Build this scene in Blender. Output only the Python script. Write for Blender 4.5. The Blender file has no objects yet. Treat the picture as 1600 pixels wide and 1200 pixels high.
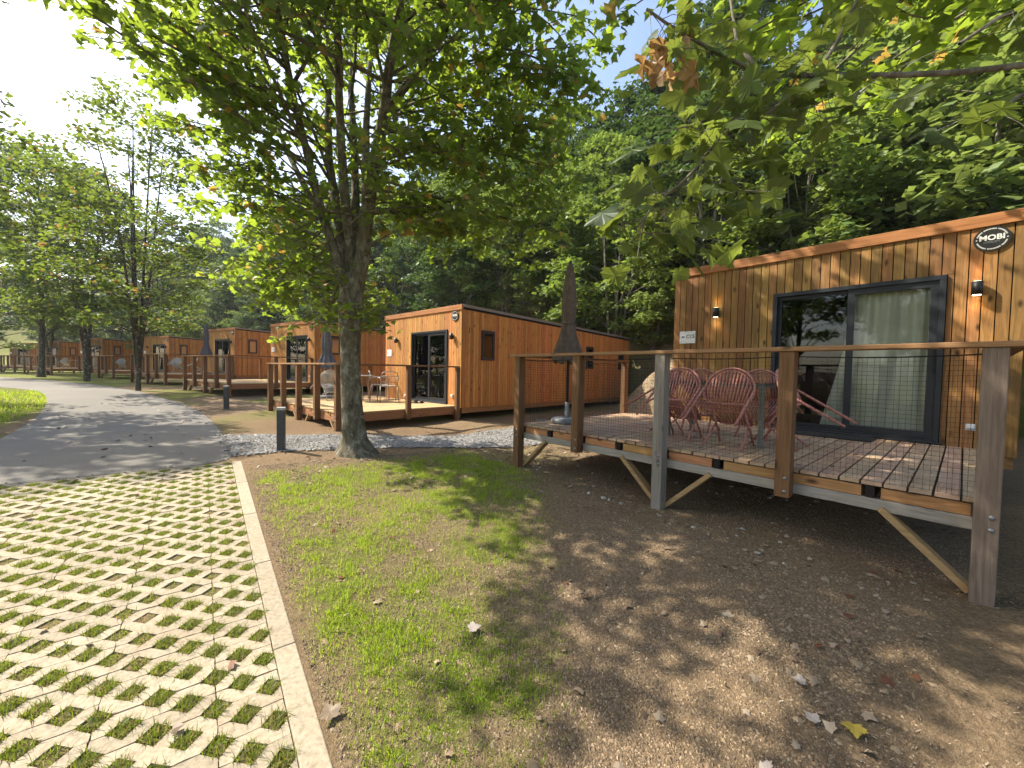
import bpy, bmesh, math, random
import numpy as np
from math import radians as RAD, sin, cos, pi
from mathutils import Matrix, Vector

# ------------------------------------------------------------------ camera, light, exposure
scene = bpy.context.scene
COL = scene.collection
F_PX = 620.0
PITCH, ROLL = RAD(1.94), RAD(1.08)
cam_d = bpy.data.cameras.new('camera')
cam_d.sensor_width = 36.0
cam_d.lens = 36.0 * F_PX / 1600.0
cam_d.clip_start = 0.05
cam_d.clip_end = 600.0
cam = bpy.data.objects.new('camera', cam_d)
COL.objects.link(cam)
cam.matrix_world = (Matrix.Translation((0, 0, 1.6)) @ Matrix.Rotation(pi / 2 - PITCH, 4, 'X')
                    @ Matrix.Rotation(ROLL, 4, 'Z'))
scene.camera = cam

SUN_AZ, SUN_EL = RAD(-74.0), RAD(46.0)      # azimuth from +Y towards +X
SUN_DIR = Vector((sin(SUN_AZ) * cos(SUN_EL), cos(SUN_AZ) * cos(SUN_EL), sin(SUN_EL)))
world = bpy.data.worlds.new('World')
scene.world = world
world.use_nodes = True
wn = world.node_tree.nodes
sky = wn.new('ShaderNodeTexSky')
sky.sky_type = 'NISHITA'
sky.sun_disc = False
sky.sun_elevation = SUN_EL
sky.sun_rotation = SUN_AZ
sky.air_density = 1.0
sky.dust_density = 2.5
sky.ozone_density = 1.0
wn['Background'].inputs['Strength'].default_value = 0.15
world.node_tree.links.new(sky.outputs[0], wn['Background'].inputs[0])
sun_d = bpy.data.lights.new('sun', 'SUN')
sun_d.energy = 4.5
sun_d.angle = RAD(0.55)
sun_d.color = (1.0, 0.91, 0.75)
sun = bpy.data.objects.new('sun', sun_d)
sun.rotation_euler = SUN_DIR.to_track_quat('Z', 'Y').to_euler()
COL.objects.link(sun)
vs = scene.view_settings
vs.view_transform = 'Standard'
vs.look = 'None'
vs.exposure = 1.25
vs.gamma = 1.0
HAZE = 0.0005
scene.cycles.volume_bounces = 0
scene.cycles.max_bounces = 8
scene.cycles.transparent_max_bounces = 16
scene.cycles.diffuse_bounces = 4
scene.cycles.caustics_reflective = False
scene.cycles.caustics_refractive = False

rng = np.random.default_rng(7)
random.seed(7)

# ------------------------------------------------------------------ object helpers
def tag(o, label=None, cat=None, group=None, kind=None):
    if label: o['label'] = label
    if cat: o['category'] = cat
    if group: o['group'] = group
    if kind: o['kind'] = kind
    return o

def empty(name, loc=(0, 0, 0), rz=0.0):
    o = bpy.data.objects.new(name, None)
    o.empty_display_size = 0.2
    o.location = loc
    o.rotation_euler = (0, 0, rz)
    COL.objects.link(o)
    return o

def copy_tree(o, parent=None):
    c = o.copy()
    COL.objects.link(c)
    c.parent = parent
    for ch in list(o.children):
        copy_tree(ch, c)
    return c

class MB:
    """collects geometry for ONE mesh object"""
    def __init__(self):
        self.v, self.f, self.m, self.s = [], [], [], []
        self.mi = 0
    def add(self, verts, faces, smooth=False):
        b = len(self.v)
        self.v += [tuple(p) for p in verts]
        for q in faces:
            self.f.append(tuple(i + b for i in q))
            self.m.append(self.mi)
            self.s.append(smooth)
        return self
    def box(self, x0, x1, y0, y1, z0, z1):
        vs_ = [(x, y, z) for z in (z0, z1) for y in (y0, y1) for x in (x0, x1)]
        return self.add(vs_, [(0, 2, 3, 1), (4, 5, 7, 6), (0, 1, 5, 4), (2, 6, 7, 3), (0, 4, 6, 2), (1, 3, 7, 5)])
    def bar(self, p, q, w, h, up=(0, 0, 1)):
        p, q = Vector(p), Vector(q)
        d = (q - p).normalized()
        s = d.cross(Vector(up))
        if s.length < 1e-4: s = d.cross(Vector((0, 1, 0)))
        s.normalize()
        t = s.cross(d)
        vs_ = []
        for c in (p, q):
            for a, b in ((-1, -1), (1, -1), (1, 1), (-1, 1)):
                vs_.append(c + s * (a * w / 2) + t * (b * h / 2))
        return self.add(vs_, [(0, 1, 2, 3), (7, 6, 5, 4), (0, 4, 5, 1), (1, 5, 6, 2), (2, 6, 7, 3), (3, 7, 4, 0)])
    def tube(self, pts, rad, n=8, cap=True, closed=False):
        pts = [Vector(p) for p in pts]
        k = len(pts)
        if not hasattr(rad, '__len__'): rad = [rad] * k
        rings = []
        ref = None
        for i in range(k):
            if closed:
                d = pts[(i + 1) % k] - pts[i - 1]
            else:
                d = pts[min(i + 1, k - 1)] - pts[max(i - 1, 0)]
            if d.length < 1e-9: d = Vector((0, 0, 1))
            d.normalize()
            if ref is None:
                ref = Vector((0, 0, 1)) if abs(d.z) < 0.9 else Vector((1, 0, 0))
            s = d.cross(ref)
            if s.length < 1e-4: s = d.cross(Vector((0.3, 1, 0)))
            s.normalize()
            t = s.cross(d)
            ref = t
            rings.append([pts[i] + (s * cos(2 * pi * j / n) + t * sin(2 * pi * j / n)) * rad[i] for j in range(n)])
        vs_ = [p for r in rings for p in r]
        fs = []
        for i in range(k if closed else k - 1):
            a, b = i * n, ((i + 1) % k) * n
            for j in range(n):
                fs.append((a + j, a + (j + 1) % n, b + (j + 1) % n, b + j))
        if cap and not closed:
            fs.append(tuple(range(n - 1, -1, -1)))
            fs.append(tuple((k - 1) * n + j for j in range(n)))
        return self.add(vs_, fs, True)
    def lathe(self, prof, n=20, c=(0, 0, 0)):
        vs_ = []
        for r, z in prof:
            for j in range(n):
                a = 2 * pi * j / n
                vs_.append((c[0] + r * cos(a), c[1] + r * sin(a), c[2] + z))
        fs = []
        for i in range(len(prof) - 1):
            for j in range(n):
                fs.append((i * n + j, i * n + (j + 1) % n, (i + 1) * n + (j + 1) % n, (i + 1) * n + j))
        fs.append(tuple(range(n - 1, -1, -1)))
        fs.append(tuple((len(prof) - 1) * n + j for j in range(n)))
        return self.add(vs_, fs, True)
    def prism(self, poly, a0, a1, axis='y'):
        n = len(poly)
        def P(u, v, a):
            return {'y': (u, a, v), 'x': (a, u, v), 'z': (u, v, a)}[axis]
        vs_ = [P(u, v, a0) for u, v in poly] + [P(u, v, a1) for u, v in poly]
        fs = [tuple(range(n)), tuple(range(2 * n - 1, n - 1, -1))]
        for i in range(n):
            j = (i + 1) % n
            fs.append((i, i + n, j + n, j))
        return self.add(vs_, fs)
    def build(self, name, mats, parent=None, bevel=0.0, fix=False):
        me = bpy.data.meshes.new(name)
        me.from_pydata(self.v, [], self.f)
        for m in (mats if isinstance(mats, (list, tuple)) else [mats]):
            me.materials.append(m)
        me.polygons.foreach_set('material_index', self.m)
        me.polygons.foreach_set('use_smooth', self.s)
        if fix:
            bm = bmesh.new(); bm.from_mesh(me)
            bmesh.ops.recalc_face_normals(bm, faces=bm.faces[:])
            bm.to_mesh(me); bm.free()
        me.update()
        o = bpy.data.objects.new(name, me)
        COL.objects.link(o)
        o.parent = parent
        if bevel:
            b = o.modifiers.new('bevel', 'BEVEL')
            b.width = bevel; b.segments = 2; b.limit_method = 'ANGLE'
        return o

def raw_mesh(name, V, F, mats, mat_idx=None, smooth=False, parent=None, attr=None):
    """fast mesh from numpy arrays; F is (n,3) or (n,4)"""
    me = bpy.data.meshes.new(name)
    V = np.ascontiguousarray(V, dtype=np.float32)
    F = np.ascontiguousarray(F, dtype=np.int32)
    me.vertices.add(len(V)); me.vertices.foreach_set('co', V.ravel())
    k = F.shape[1]
    me.loops.add(F.size); me.loops.foreach_set('vertex_index', F.ravel())
    me.polygons.add(len(F))
    me.polygons.foreach_set('loop_start', np.arange(0, F.size, k, dtype=np.int32))
    for m in (mats if isinstance(mats, (list, tuple)) else [mats]):
        me.materials.append(m)
    if mat_idx is not None:
        me.polygons.foreach_set('material_index', np.ascontiguousarray(mat_idx, dtype=np.int32))
    me.polygons.foreach_set('use_smooth', np.full(len(F), bool(smooth)))
    me.update(calc_edges=True)
    if attr:
        for an, data in attr.items():
            ca = me.color_attributes.new(an, 'FLOAT_COLOR', 'POINT')
            ca.data.foreach_set('color', np.ascontiguousarray(data, dtype=np.float32).ravel())
    o = bpy.data.objects.new(name, me)
    COL.objects.link(o)
    o.parent = parent
    return o

def text_part(name, s, size, mat, parent, loc, rot, extrude=0.002, bold=0.0):
    cu = bpy.data.curves.new('lettering', 'FONT')
    cu.body = s; cu.size = size; cu.extrude = extrude; cu.offset = bold
    cu.align_x = 'CENTER'; cu.align_y = 'CENTER'
    t = bpy.data.objects.new('lettering', cu)
    COL.objects.link(t)
    bpy.context.view_layer.update()
    me = bpy.data.meshes.new_from_object(t.evaluated_get(bpy.context.evaluated_depsgraph_get()))
    bpy.data.objects.remove(t)
    me.materials.clear(); me.materials.append(mat)
    o = bpy.data.objects.new(name, me)
    COL.objects.link(o)
    o.parent = parent; o.location = loc; o.rotation_euler = rot
    return o

# ------------------------------------------------------------------ materials
def new_mat(name):
    m = bpy.data.materials.new(name)
    m.use_nodes = True
    nt = m.node_tree
    return m, nt, nt.nodes, nt.links, nt.nodes['Principled BSDF']

def ramp(nt, fac, stops):
    r = nt.nodes.new('ShaderNodeValToRGB')
    el = r.color_ramp.elements
    while len(el) < len(stops): el.new(0.5)
    for e, (p, c) in zip(el, stops):
        e.position = p
        e.color = (*c, 1) if len(c) == 3 else c
    nt.links.new(fac, r.inputs[0])
    return r.outputs[0]

def noise(nt, vec, scale, detail=4, rough=0.55, dist=0.0):
    n = nt.nodes.new('ShaderNodeTexNoise')
    n.inputs['Scale'].default_value = scale
    n.inputs['Detail'].default_value = detail
    n.inputs['Roughness'].default_value = rough
    n.inputs['Distortion'].default_value = dist
    if vec is not None: nt.links.new(vec, n.inputs['Vector'])
    return n.outputs['Fac']

def mix(nt, fac, a, b, mode='MIX'):
    m = nt.nodes.new('ShaderNodeMix')
    m.data_type = 'RGBA'; m.blend_type = mode
    for sock, val in ((m.inputs[0], fac), (m.inputs[6], a), (m.inputs[7], b)):
        if isinstance(val, (int, float)): sock.default_value = val
        elif isinstance(val, tuple): sock.default_value = (*val, 1)
        else: nt.links.new(val, sock)
    return m.outputs[2]

def objcoord(nt, scale=(1, 1, 1)):
    tc = nt.nodes.new('ShaderNodeTexCoord')
    mp = nt.nodes.new('ShaderNodeMapping')
    mp.inputs['Scale'].default_value = scale
    nt.links.new(tc.outputs['Object'], mp.inputs[0])
    return mp.outputs[0]

def math_node(nt, op, a, b):
    m = nt.nodes.new('ShaderNodeMath'); m.operation = op
    for s, v in zip(m.inputs, (a, b)):
        if isinstance(v, (int, float)): s.default_value = v
        else: nt.links.new(v, s)
    return m.outputs[0]

def bump(nt, h, strength, dist=0.01):
    b = nt.nodes.new('ShaderNodeBump')
    b.inputs['Strength'].default_value = strength
    b.inputs['Distance'].default_value = dist
    nt.links.new(h, b.inputs['Height'])
    return b.outputs[0]

def plain(name, col, rough=0.5, metal=0.0, spec=0.5, nscale=30.0, var=0.15):
    m, nt, N, Lk, B = new_mat(name)
    n = noise(nt, objcoord(nt), nscale, 3)
    c = ramp(nt, n, [(0.3, tuple(x * (1 - var) for x in col)), (0.7, tuple(min(1, x * (1 + var)) for x in col))])
    Lk.new(c, B.inputs['Base Color'])
    B.inputs['Roughness'].default_value = rough
    B.inputs['Metallic'].default_value = metal
    B.inputs['Specular IOR Level'].default_value = spec
    return m

def wood(name, dark, mid, light, axis=2, knots=True, rough=0.62, island=0.5, weather=0.0, wcol=(0.2, 0.18, 0.16)):
    """board wood: grain along axis, every board its own tone (random per island)"""
    m, nt, N, Lk, B = new_mat(name)
    geo = N.new('ShaderNodeNewGeometry')
    rnd = geo.outputs['Random Per Island']
    sc = [9.0, 9.0, 9.0]; sc[axis] = 0.55
    tc = N.new('ShaderNodeTexCoord')
    off = N.new('ShaderNodeCombineXYZ')
    r50 = math_node(nt, 'MULTIPLY', rnd, 37.0)
    for i in range(3): Lk.new(r50, off.inputs[i])
    va = N.new('ShaderNodeVectorMath'); va.operation = 'ADD'
    Lk.new(tc.outputs['Object'], va.inputs[0]); Lk.new(off.outputs[0], va.inputs[1])
    mp = N.new('ShaderNodeMapping'); mp.inputs['Scale'].default_value = sc
    Lk.new(va.outputs[0], mp.inputs[0])
    g1 = noise(nt, mp.outputs[0], 3.0, 6, 0.6, 1.6)
    g2 = noise(nt, mp.outputs[0], 14.0, 3, 0.6, 0.4)
    gg = math_node(nt, 'ADD', math_node(nt, 'MULTIPLY', g1, 0.75), math_node(nt, 'MULTIPLY', g2, 0.25))
    base = ramp(nt, gg, [(0.30, dark), (0.5, mid), (0.70, light)])
    hv = N.new('ShaderNodeHueSaturation')
    Lk.new(base, hv.inputs['Color'])
    Lk.new(math_node(nt, 'ADD', math_node(nt, 'MULTIPLY', rnd, island), 1.0 - island * 0.52), hv.inputs['Value'])
    rr = math_node(nt, 'FRACT', math_node(nt, 'MULTIPLY', rnd, 7.31), 0.0)
    Lk.new(math_node(nt, 'ADD', math_node(nt, 'MULTIPLY', rr, 0.03), 0.487), hv.inputs['Hue'])
    c = hv.outputs[0]
    if weather > 0:
        wn_ = noise(nt, objcoord(nt), 1.7, 5, 0.6)
        wf = ramp(nt, wn_, [(0.42, (0, 0, 0)), (0.68, (weather,) * 3)])
        c = mix(nt, wf, c, wcol)
    if knots:
        vo = N.new('ShaderNodeTexVoronoi')
        vo.inputs['Scale'].default_value = 1.0
        ks = [7.0, 7.0, 7.0]; ks[axis] = 3.2
        mk = N.new('ShaderNodeMapping'); mk.inputs['Scale'].default_value = ks
        Lk.new(va.outputs[0], mk.inputs[0]); Lk.new(mk.outputs[0], vo.inputs['Vector'])
        kf = ramp(nt, vo.outputs['Distance'], [(0.06, (0.92,) * 3), (0.20, (0, 0, 0))])
        c = mix(nt, kf, c, tuple(x * 0.22 for x in dark))
    Lk.new(c, B.inputs['Base Color'])
    B.inputs['Roughness'].default_value = rough
    B.inputs['Specular IOR Level'].default_value = 0.3
    Lk.new(bump(nt, g2, 0.25, 0.004), B.inputs['Normal'])
    return m

def leaf_mat(name, lo, hi, trans, autumn=None, amount=0.04, tw=0.5):
    m, nt, N, Lk, B = new_mat(name)
    N.remove(B)
    geo = N.new('ShaderNodeNewGeometry')
    rnd = geo.outputs['Random Per Island']
    stops = [(0.0, lo), (0.75, hi)]
    c = ramp(nt, rnd, stops)
    t = ramp(nt, rnd, [(0.0, tuple(x * 0.7 for x in trans)), (0.8, trans)])
    if autumn:
        a = ramp(nt, math_node(nt, 'FRACT', math_node(nt, 'MULTIPLY', rnd, 13.7), 0.0),
                 [(amount, (1, 1, 1)), (amount + 0.005, (0, 0, 0))])
        c = mix(nt, a, c, autumn)
        t = mix(nt, a, t, tuple(min(1, x * 1.6) for x in autumn))
    d = N.new('ShaderNodeBsdfDiffuse'); Lk.new(c, d.inputs[0])
    tr = N.new('ShaderNodeBsdfTranslucent'); Lk.new(t, tr.inputs[0])
    ms = N.new('ShaderNodeMixShader'); ms.inputs[0].default_value = tw
    Lk.new(d.outputs[0], ms.inputs[1]); Lk.new(tr.outputs[0], ms.inputs[2])
    gl = N.new('ShaderNodeBsdfGlossy'); gl.inputs['Roughness'].default_value = 0.5
    gl.inputs[0].default_value = (0.9, 0.95, 1, 1)
    m2 = N.new('ShaderNodeMixShader'); m2.inputs[0].default_value = 0.035
    Lk.new(ms.outputs[0], m2.inputs[1]); Lk.new(gl.outputs[0], m2.inputs[2])
    Lk.new(m2.outputs[0], N['Material Output'].inputs[0])
    return m

def glass_mat(name, tint=(0.75, 0.8, 0.78), base_refl=1.0, ior=1.5):
    m, nt, N, Lk, B = new_mat(name)
    N.remove(B)
    fr = N.new('ShaderNodeFresnel'); fr.inputs[0].default_value = ior
    f2 = math_node(nt, 'MULTIPLY', fr.outputs[0], base_refl)
    t = N.new('ShaderNodeBsdfTransparent'); t.inputs[0].default_value = (*tint, 1)
    g = N.new('ShaderNodeBsdfGlossy'); g.inputs['Roughness'].default_value = 0.01
    wv = noise(nt, objcoord(nt), 1.3, 1)
    Lk.new(bump(nt, wv, 0.05, 0.02), g.inputs['Normal'])
    ms = N.new('ShaderNodeMixShader')
    Lk.new(f2, ms.inputs[0]); Lk.new(t.outputs[0], ms.inputs[1]); Lk.new(g.outputs[0], ms.inputs[2])
    Lk.new(ms.outputs[0], N['Material Output'].inputs[0])
    return m

def emit_mat(name, col, strength):
    m, nt, N, Lk, B = new_mat(name)
    B.inputs['Base Color'].default_value = (0.8, 0.8, 0.8, 1)
    B.inputs['Emission Color'].default_value = (*col, 1)
    B.inputs['Emission Strength'].default_value = strength
    return m

def bark_mat(name, a, b, c, moss=0.35):
    m, nt, N, Lk, B = new_mat(name)
    v1 = objcoord(nt, (7, 7, 3.2))
    n1 = noise(nt, v1, 2.2, 8, 0.65, 0.6)
    col = ramp(nt, n1, [(0.32, a), (0.52, b), (0.72, c)])
    n2 = noise(nt, objcoord(nt, (3, 3, 1.4)), 1.5, 5, 0.65)
    col = mix(nt, ramp(nt, n2, [(0.52, (0, 0, 0)), (0.66, (moss,) * 3)]), col, (0.035, 0.045, 0.012))
    n3 = noise(nt, objcoord(nt, (5, 5, 3.5)), 1.9, 4, 0.5)
    col = mix(nt, ramp(nt, n3, [(0.58, (0, 0, 0)), (0.64, (0.75,) * 3)]), col, (0.29, 0.275, 0.235))
    Lk.new(col, B.inputs['Base Color'])
    B.inputs['Roughness'].default_value = 0.9
    B.inputs['Specular IOR Level'].default_value = 0.15
    Lk.new(bump(nt, n1, 0.9, 0.03), B.inputs['Normal'])
    return m

M = {}
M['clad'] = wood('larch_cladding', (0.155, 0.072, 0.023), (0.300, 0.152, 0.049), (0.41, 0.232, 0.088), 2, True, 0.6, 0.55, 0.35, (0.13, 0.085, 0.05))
M['clad_h'] = wood('larch_fascia', (0.26, 0.11, 0.035), (0.40, 0.185, 0.062), (0.50, 0.26, 0.10), 0, True, 0.6, 0.3)
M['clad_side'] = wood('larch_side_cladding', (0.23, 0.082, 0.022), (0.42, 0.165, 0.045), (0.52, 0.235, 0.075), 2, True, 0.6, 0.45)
M['clad_sunlit'] = wood('sunlit_larch_cladding', (0.27, 0.105, 0.028), (0.50, 0.225, 0.068), (0.60, 0.31, 0.11), 2, True, 0.6, 0.35, 0.22, (0.26, 0.15, 0.075))  # lighter larch with the sunlit look put into its colour
M['clad_sunlit_side'] = wood('sunlit_larch_side_cladding', (0.27, 0.095, 0.026), (0.52, 0.215, 0.062), (0.62, 0.29, 0.10), 2, True, 0.6, 0.4, 0.22, (0.26, 0.14, 0.065))
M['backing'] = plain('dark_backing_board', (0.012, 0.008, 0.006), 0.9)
M['deck'] = wood('deck_boards', (0.25, 0.148, 0.092), (0.40, 0.258, 0.170), (0.51, 0.365, 0.258), 1, True, 0.75, 0.25, 0.35, (0.33, 0.30, 0.27))
M['deck_new'] = wood('pale_deck_boards', (0.34, 0.22, 0.11), (0.46, 0.31, 0.16), (0.54, 0.40, 0.23), 1, True, 0.7, 0.2)
M['post'] = wood('brown_treated_post', (0.10, 0.052, 0.022), (0.19, 0.105, 0.045), (0.27, 0.16, 0.075), 2, True, 0.7, 0.45)
M['post_taupe'] = wood('taupe_weathered_post', (0.12, 0.085, 0.062), (0.195, 0.15, 0.115), (0.27, 0.22, 0.175), 2, True, 0.8, 0.1)
M['post_grey'] = wood('weathered_grey_post', (0.16, 0.14, 0.12), (0.25, 0.225, 0.195), (0.34, 0.31, 0.28), 2, True, 0.8, 0.1)
M['beam_grey'] = wood('weathered_grey_beam', (0.19, 0.175, 0.15), (0.32, 0.295, 0.26), (0.42, 0.39, 0.35), 0, True, 0.8, 0.2)
M['beam'] = wood('brown_beam', (0.19, 0.085, 0.035), (0.31, 0.155, 0.066), (0.40, 0.22, 0.10), 0, True, 0.7, 0.2)
M['block'] = wood('orange_blocking', (0.25, 0.11, 0.045), (0.42, 0.21, 0.09), (0.53, 0.31, 0.15), 0, True, 0.7, 0.4)
M['brace'] = wood('pine_brace', (0.26, 0.17, 0.07), (0.38, 0.26, 0.12), (0.46, 0.34, 0.17), 0, False, 0.7, 0.2)
M['rail'] = wood('handrail_wood', (0.23, 0.13, 0.055), (0.34, 0.20, 0.09), (0.42, 0.27, 0.13), 0, True, 0.65, 0.2)
M['alu'] = plain('anthracite_aluminium', (0.028, 0.032, 0.042), 0.42, 0.3, 0.5, 8, 0.08)
M['trim'] = plain('grey_roof_trim', (0.30, 0.31, 0.32), 0.45, 0.4)
M['glass'] = glass_mat('door_glass', (0.93, 0.95, 0.93), 1.0)
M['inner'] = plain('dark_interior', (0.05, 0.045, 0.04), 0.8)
M['curtain'] = plain('sheer_curtain', (0.90, 0.90, 0.84), 0.9, 0, 0.1, 5, 0.08)
M['blind'] = plain('beige_blind', (0.78, 0.50, 0.29), 0.8)
M['black'] = plain('black_metal', (0.012, 0.012, 0.013), 0.45)
M['lamp'] = emit_mat('lamp_glow', (1.0, 0.72, 0.35), 8.0)
M['white'] = plain('white_plastic_sign', (0.78, 0.79, 0.80), 0.35)
M['grey_txt'] = plain('dark_grey_print', (0.05, 0.055, 0.06), 0.5)
M['grey_logo'] = plain('grey_print', (0.22, 0.25, 0.26), 0.5)
M['badge'] = plain('black_badge', (0.018, 0.018, 0.018), 0.4)
M['badge_txt'] = plain('white_badge_print', (0.72, 0.72, 0.70), 0.4)
M['socket'] = plain('grey_socket_plastic', (0.50, 0.50, 0.52), 0.4)
M['net'] = plain('black_netting', (0.018, 0.017, 0.016), 0.8)
M['cane'] = None
M['table_metal'] = plain('grey_green_table_metal', (0.17, 0.18, 0.165), 0.45, 0.2)
M['tglass'] = glass_mat('table_glass', (0.80, 0.86, 0.84), 1.2)
M['canopy'] = plain('taupe_parasol_cloth', (0.15, 0.112, 0.088), 0.9, 0, 0.1, 12, 0.25)
M['canopy_grey'] = plain('slate_parasol_cloth', (0.13, 0.13, 0.15), 0.9, 0, 0.1, 12, 0.15)
M['pole'] = plain('dark_parasol_pole', (0.035, 0.033, 0.03), 0.4, 0.5)
M['pbase'] = plain('grey_parasol_base', (0.16, 0.17, 0.19), 0.7)
M['mat'] = plain('black_door_mat', (0.015, 0.015, 0.016), 0.95)
M['chair_grey'] = plain('taupe_chair_metal', (0.27, 0.24, 0.21), 0.4)
M['chair_pale'] = plain('pale_green_chair', (0.42, 0.47, 0.43), 0.5)
M['chair_white'] = plain('off_white_chair', (0.42, 0.41, 0.38), 0.4)
M['table_grey'] = plain('taupe_table', (0.25, 0.23, 0.20), 0.45)
M['bollard'] = plain('anthracite_bollard', (0.055, 0.06, 0.063), 0.5, 0.2)
M['bollard_top'] = plain('pale_bollard_top', (0.40, 0.41, 0.40), 0.5)
M['pink'] = plain('pink_ball', (0.45, 0.24, 0.19), 0.5)
M['slipper'] = plain('dark_slipper', (0.03, 0.028, 0.026), 0.8)
M['bark'] = bark_mat('maple_bark', (0.06, 0.053, 0.036), (0.155, 0.137, 0.098), (0.30, 0.275, 0.21))
M['bark_dark'] = bark_mat('dark_bark', (0.035, 0.030, 0.024), (0.085, 0.075, 0.058), (0.16, 0.145, 0.115), 0.3)
M['bark_pale'] = bark_mat('pale_hazel_bark', (0.09, 0.08, 0.06), (0.19, 0.17, 0.13), (0.29, 0.265, 0.21), 0.2)
M['leaf_main'] = leaf_mat('maple_leaves', (0.032, 0.066, 0.016), (0.075, 0.125, 0.024), (0.38, 0.52, 0.045), (0.38, 0.24, 0.05), 0.035, 0.57)
M['leaf_row'] = leaf_mat('row_tree_leaves', (0.022, 0.050, 0.016), (0.060, 0.100, 0.024), (0.28, 0.38, 0.04), (0.30, 0.17, 0.05), 0.03, 0.42)
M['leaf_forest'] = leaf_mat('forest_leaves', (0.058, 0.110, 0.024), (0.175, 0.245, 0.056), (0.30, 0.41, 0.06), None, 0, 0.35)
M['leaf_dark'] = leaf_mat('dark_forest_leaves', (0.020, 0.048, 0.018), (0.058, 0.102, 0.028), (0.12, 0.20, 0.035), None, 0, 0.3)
M['leaf_pale'] = leaf_mat('pale_shrub_leaves', (0.10, 0.155, 0.045), (0.24, 0.305, 0.10), (0.31, 0.41, 0.08), None, 0, 0.4)
M['leaf_over'] = leaf_mat('overhanging_maple_leaves', (0.030, 0.060, 0.016), (0.10, 0.145, 0.030), (0.27, 0.34, 0.050), None, 0, 0.5)
M['leaf_brown'] = leaf_mat('withered_brown_leaves', (0.34, 0.21, 0.10), (0.56, 0.38, 0.20), (0.62, 0.38, 0.14), None, 0, 0.4)
M['leaf_dry'] = leaf_mat('dry_fallen_leaves', (0.16, 0.105, 0.065), (0.36, 0.28, 0.20), (0.25, 0.16, 0.08), (0.16, 0.06, 0.03), 0.15, 0.15)
M['leaf_yellow'] = leaf_mat('yellow_fallen_leaf', (0.46, 0.34, 0.05), (0.52, 0.38, 0.06), (0.5, 0.4, 0.03), None, 0, 0.2)
M['leaf_bleached'] = leaf_mat('bleached_fallen_leaf', (0.36, 0.31, 0.28), (0.44, 0.38, 0.34), (0.3, 0.25, 0.2), None, 0, 0.15)
M['grass'] = leaf_mat('grass_blades', (0.085, 0.165, 0.012), (0.21, 0.30, 0.020), (0.50, 0.68, 0.030), (0.40, 0.33, 0.14), 0.13, 0.55)
M['grass_cell'] = leaf_mat('paver_grass_blades', (0.055, 0.095, 0.014), (0.155, 0.20, 0.030), (0.34, 0.43, 0.035), (0.30, 0.24, 0.10), 0.15, 0.45)

def cane_mat():
    m, nt, N, Lk, B = new_mat('terracotta_cane')
    n = noise(nt, objcoord(nt, (60, 60, 60)), 1.0, 2)
    c = ramp(nt, n, [(0.35, (0.36, 0.13, 0.105)), (0.65, (0.58, 0.26, 0.22))])
    Lk.new(c, B.inputs['Base Color'])
    B.inputs['Roughness'].default_value = 0.5
    return m
M['cane'] = cane_mat()

def ground_mat():
    m, nt, N, Lk, B = new_mat('forest_soil')
    at = N.new('ShaderNodeAttribute'); at.attribute_name = 'zone'
    sep = N.new('ShaderNodeSeparateColor'); Lk.new(at.outputs['Color'], sep.inputs[0])
    co = objcoord(nt)
    n1 = noise(nt, co, 38.0, 8, 0.7)
    n2 = noise(nt, co, 1.6, 6, 0.65)
    n3 = noise(nt, co, 170.0, 3, 0.6)
    soil = ramp(nt, n1, [(0.28, (0.058, 0.038, 0.023)), (0.46, (0.205, 0.142, 0.086)), (0.58, (0.38, 0.275, 0.17)), (0.74, (0.58, 0.45, 0.295))])
    soil2 = ramp(nt, n3, [(0.35, (0.06, 0.040, 0.026)), (0.65, (0.36, 0.27, 0.18))])
    soil = mix(nt, 0.45, soil, soil2)
    soil = mix(nt, ramp(nt, n2, [(0.35, (0, 0, 0)), (0.7, (0.45,) * 3)]), soil, (0.38, 0.265, 0.155))
    gr = ramp(nt, n1, [(0.25, (0.07, 0.10, 0.014)), (0.5, (0.15, 0.20, 0.024)), (0.75, (0.25, 0.285, 0.05))])
    gf = math_node(nt, 'MULTIPLY', sep.outputs[0], ramp(nt, noise(nt, co, 5.0, 6, 0.7), [(0.36, (0.15,) * 3), (0.56, (1, 1, 1))]))
    c = mix(nt, gf, soil, gr)
    needle = ramp(nt, n1, [(0.25, (0.12, 0.078, 0.045)), (0.55, (0.24, 0.165, 0.10)), (0.8, (0.36, 0.265, 0.165))])
    c = mix(nt, sep.outputs[1], c, needle)
    bank = ramp(nt, noise(nt, co, 9.0, 7, 0.7), [(0.3, (0.10, 0.075, 0.045)), (0.5, (0.26, 0.20, 0.13)), (0.75, (0.40, 0.33, 0.23))])
    c = mix(nt, sep.outputs[2], c, bank)
    Lk.new(c, B.inputs['Base Color'])
    B.inputs['Roughness'].default_value = 0.95
    B.inputs['Specular IOR Level'].default_value = 0.1
    hh = math_node(nt, 'ADD', n1, math_node(nt, 'MULTIPLY', n3, 0.5))
    Lk.new(bump(nt, hh, 1.0, 0.035), B.inputs['Normal'])
    return m
M['ground'] = ground_mat()

def road_mat():
    m, nt, N, Lk, B = new_mat('worn_asphalt')
    co = objcoord(nt)
    n1 = noise(nt, co, 120.0, 4, 0.7)
    n2 = noise(nt, co, 0.5, 6, 0.6)
    c = ramp(nt, n1, [(0.3, (0.08, 0.074, 0.065)), (0.7, (0.195, 0.18, 0.158))])
    c = mix(nt, ramp(nt, n2, [(0.4, (0, 0, 0)), (0.7, (0.35,) * 3)]), c, (0.20, 0.185, 0.16))
    Lk.new(c, B.inputs['Base Color'])
    B.inputs['Roughness'].default_value = 0.88
    Lk.new(bump(nt, n1, 0.4, 0.006), B.inputs['Normal'])
    return m
M['road'] = road_mat()

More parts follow.
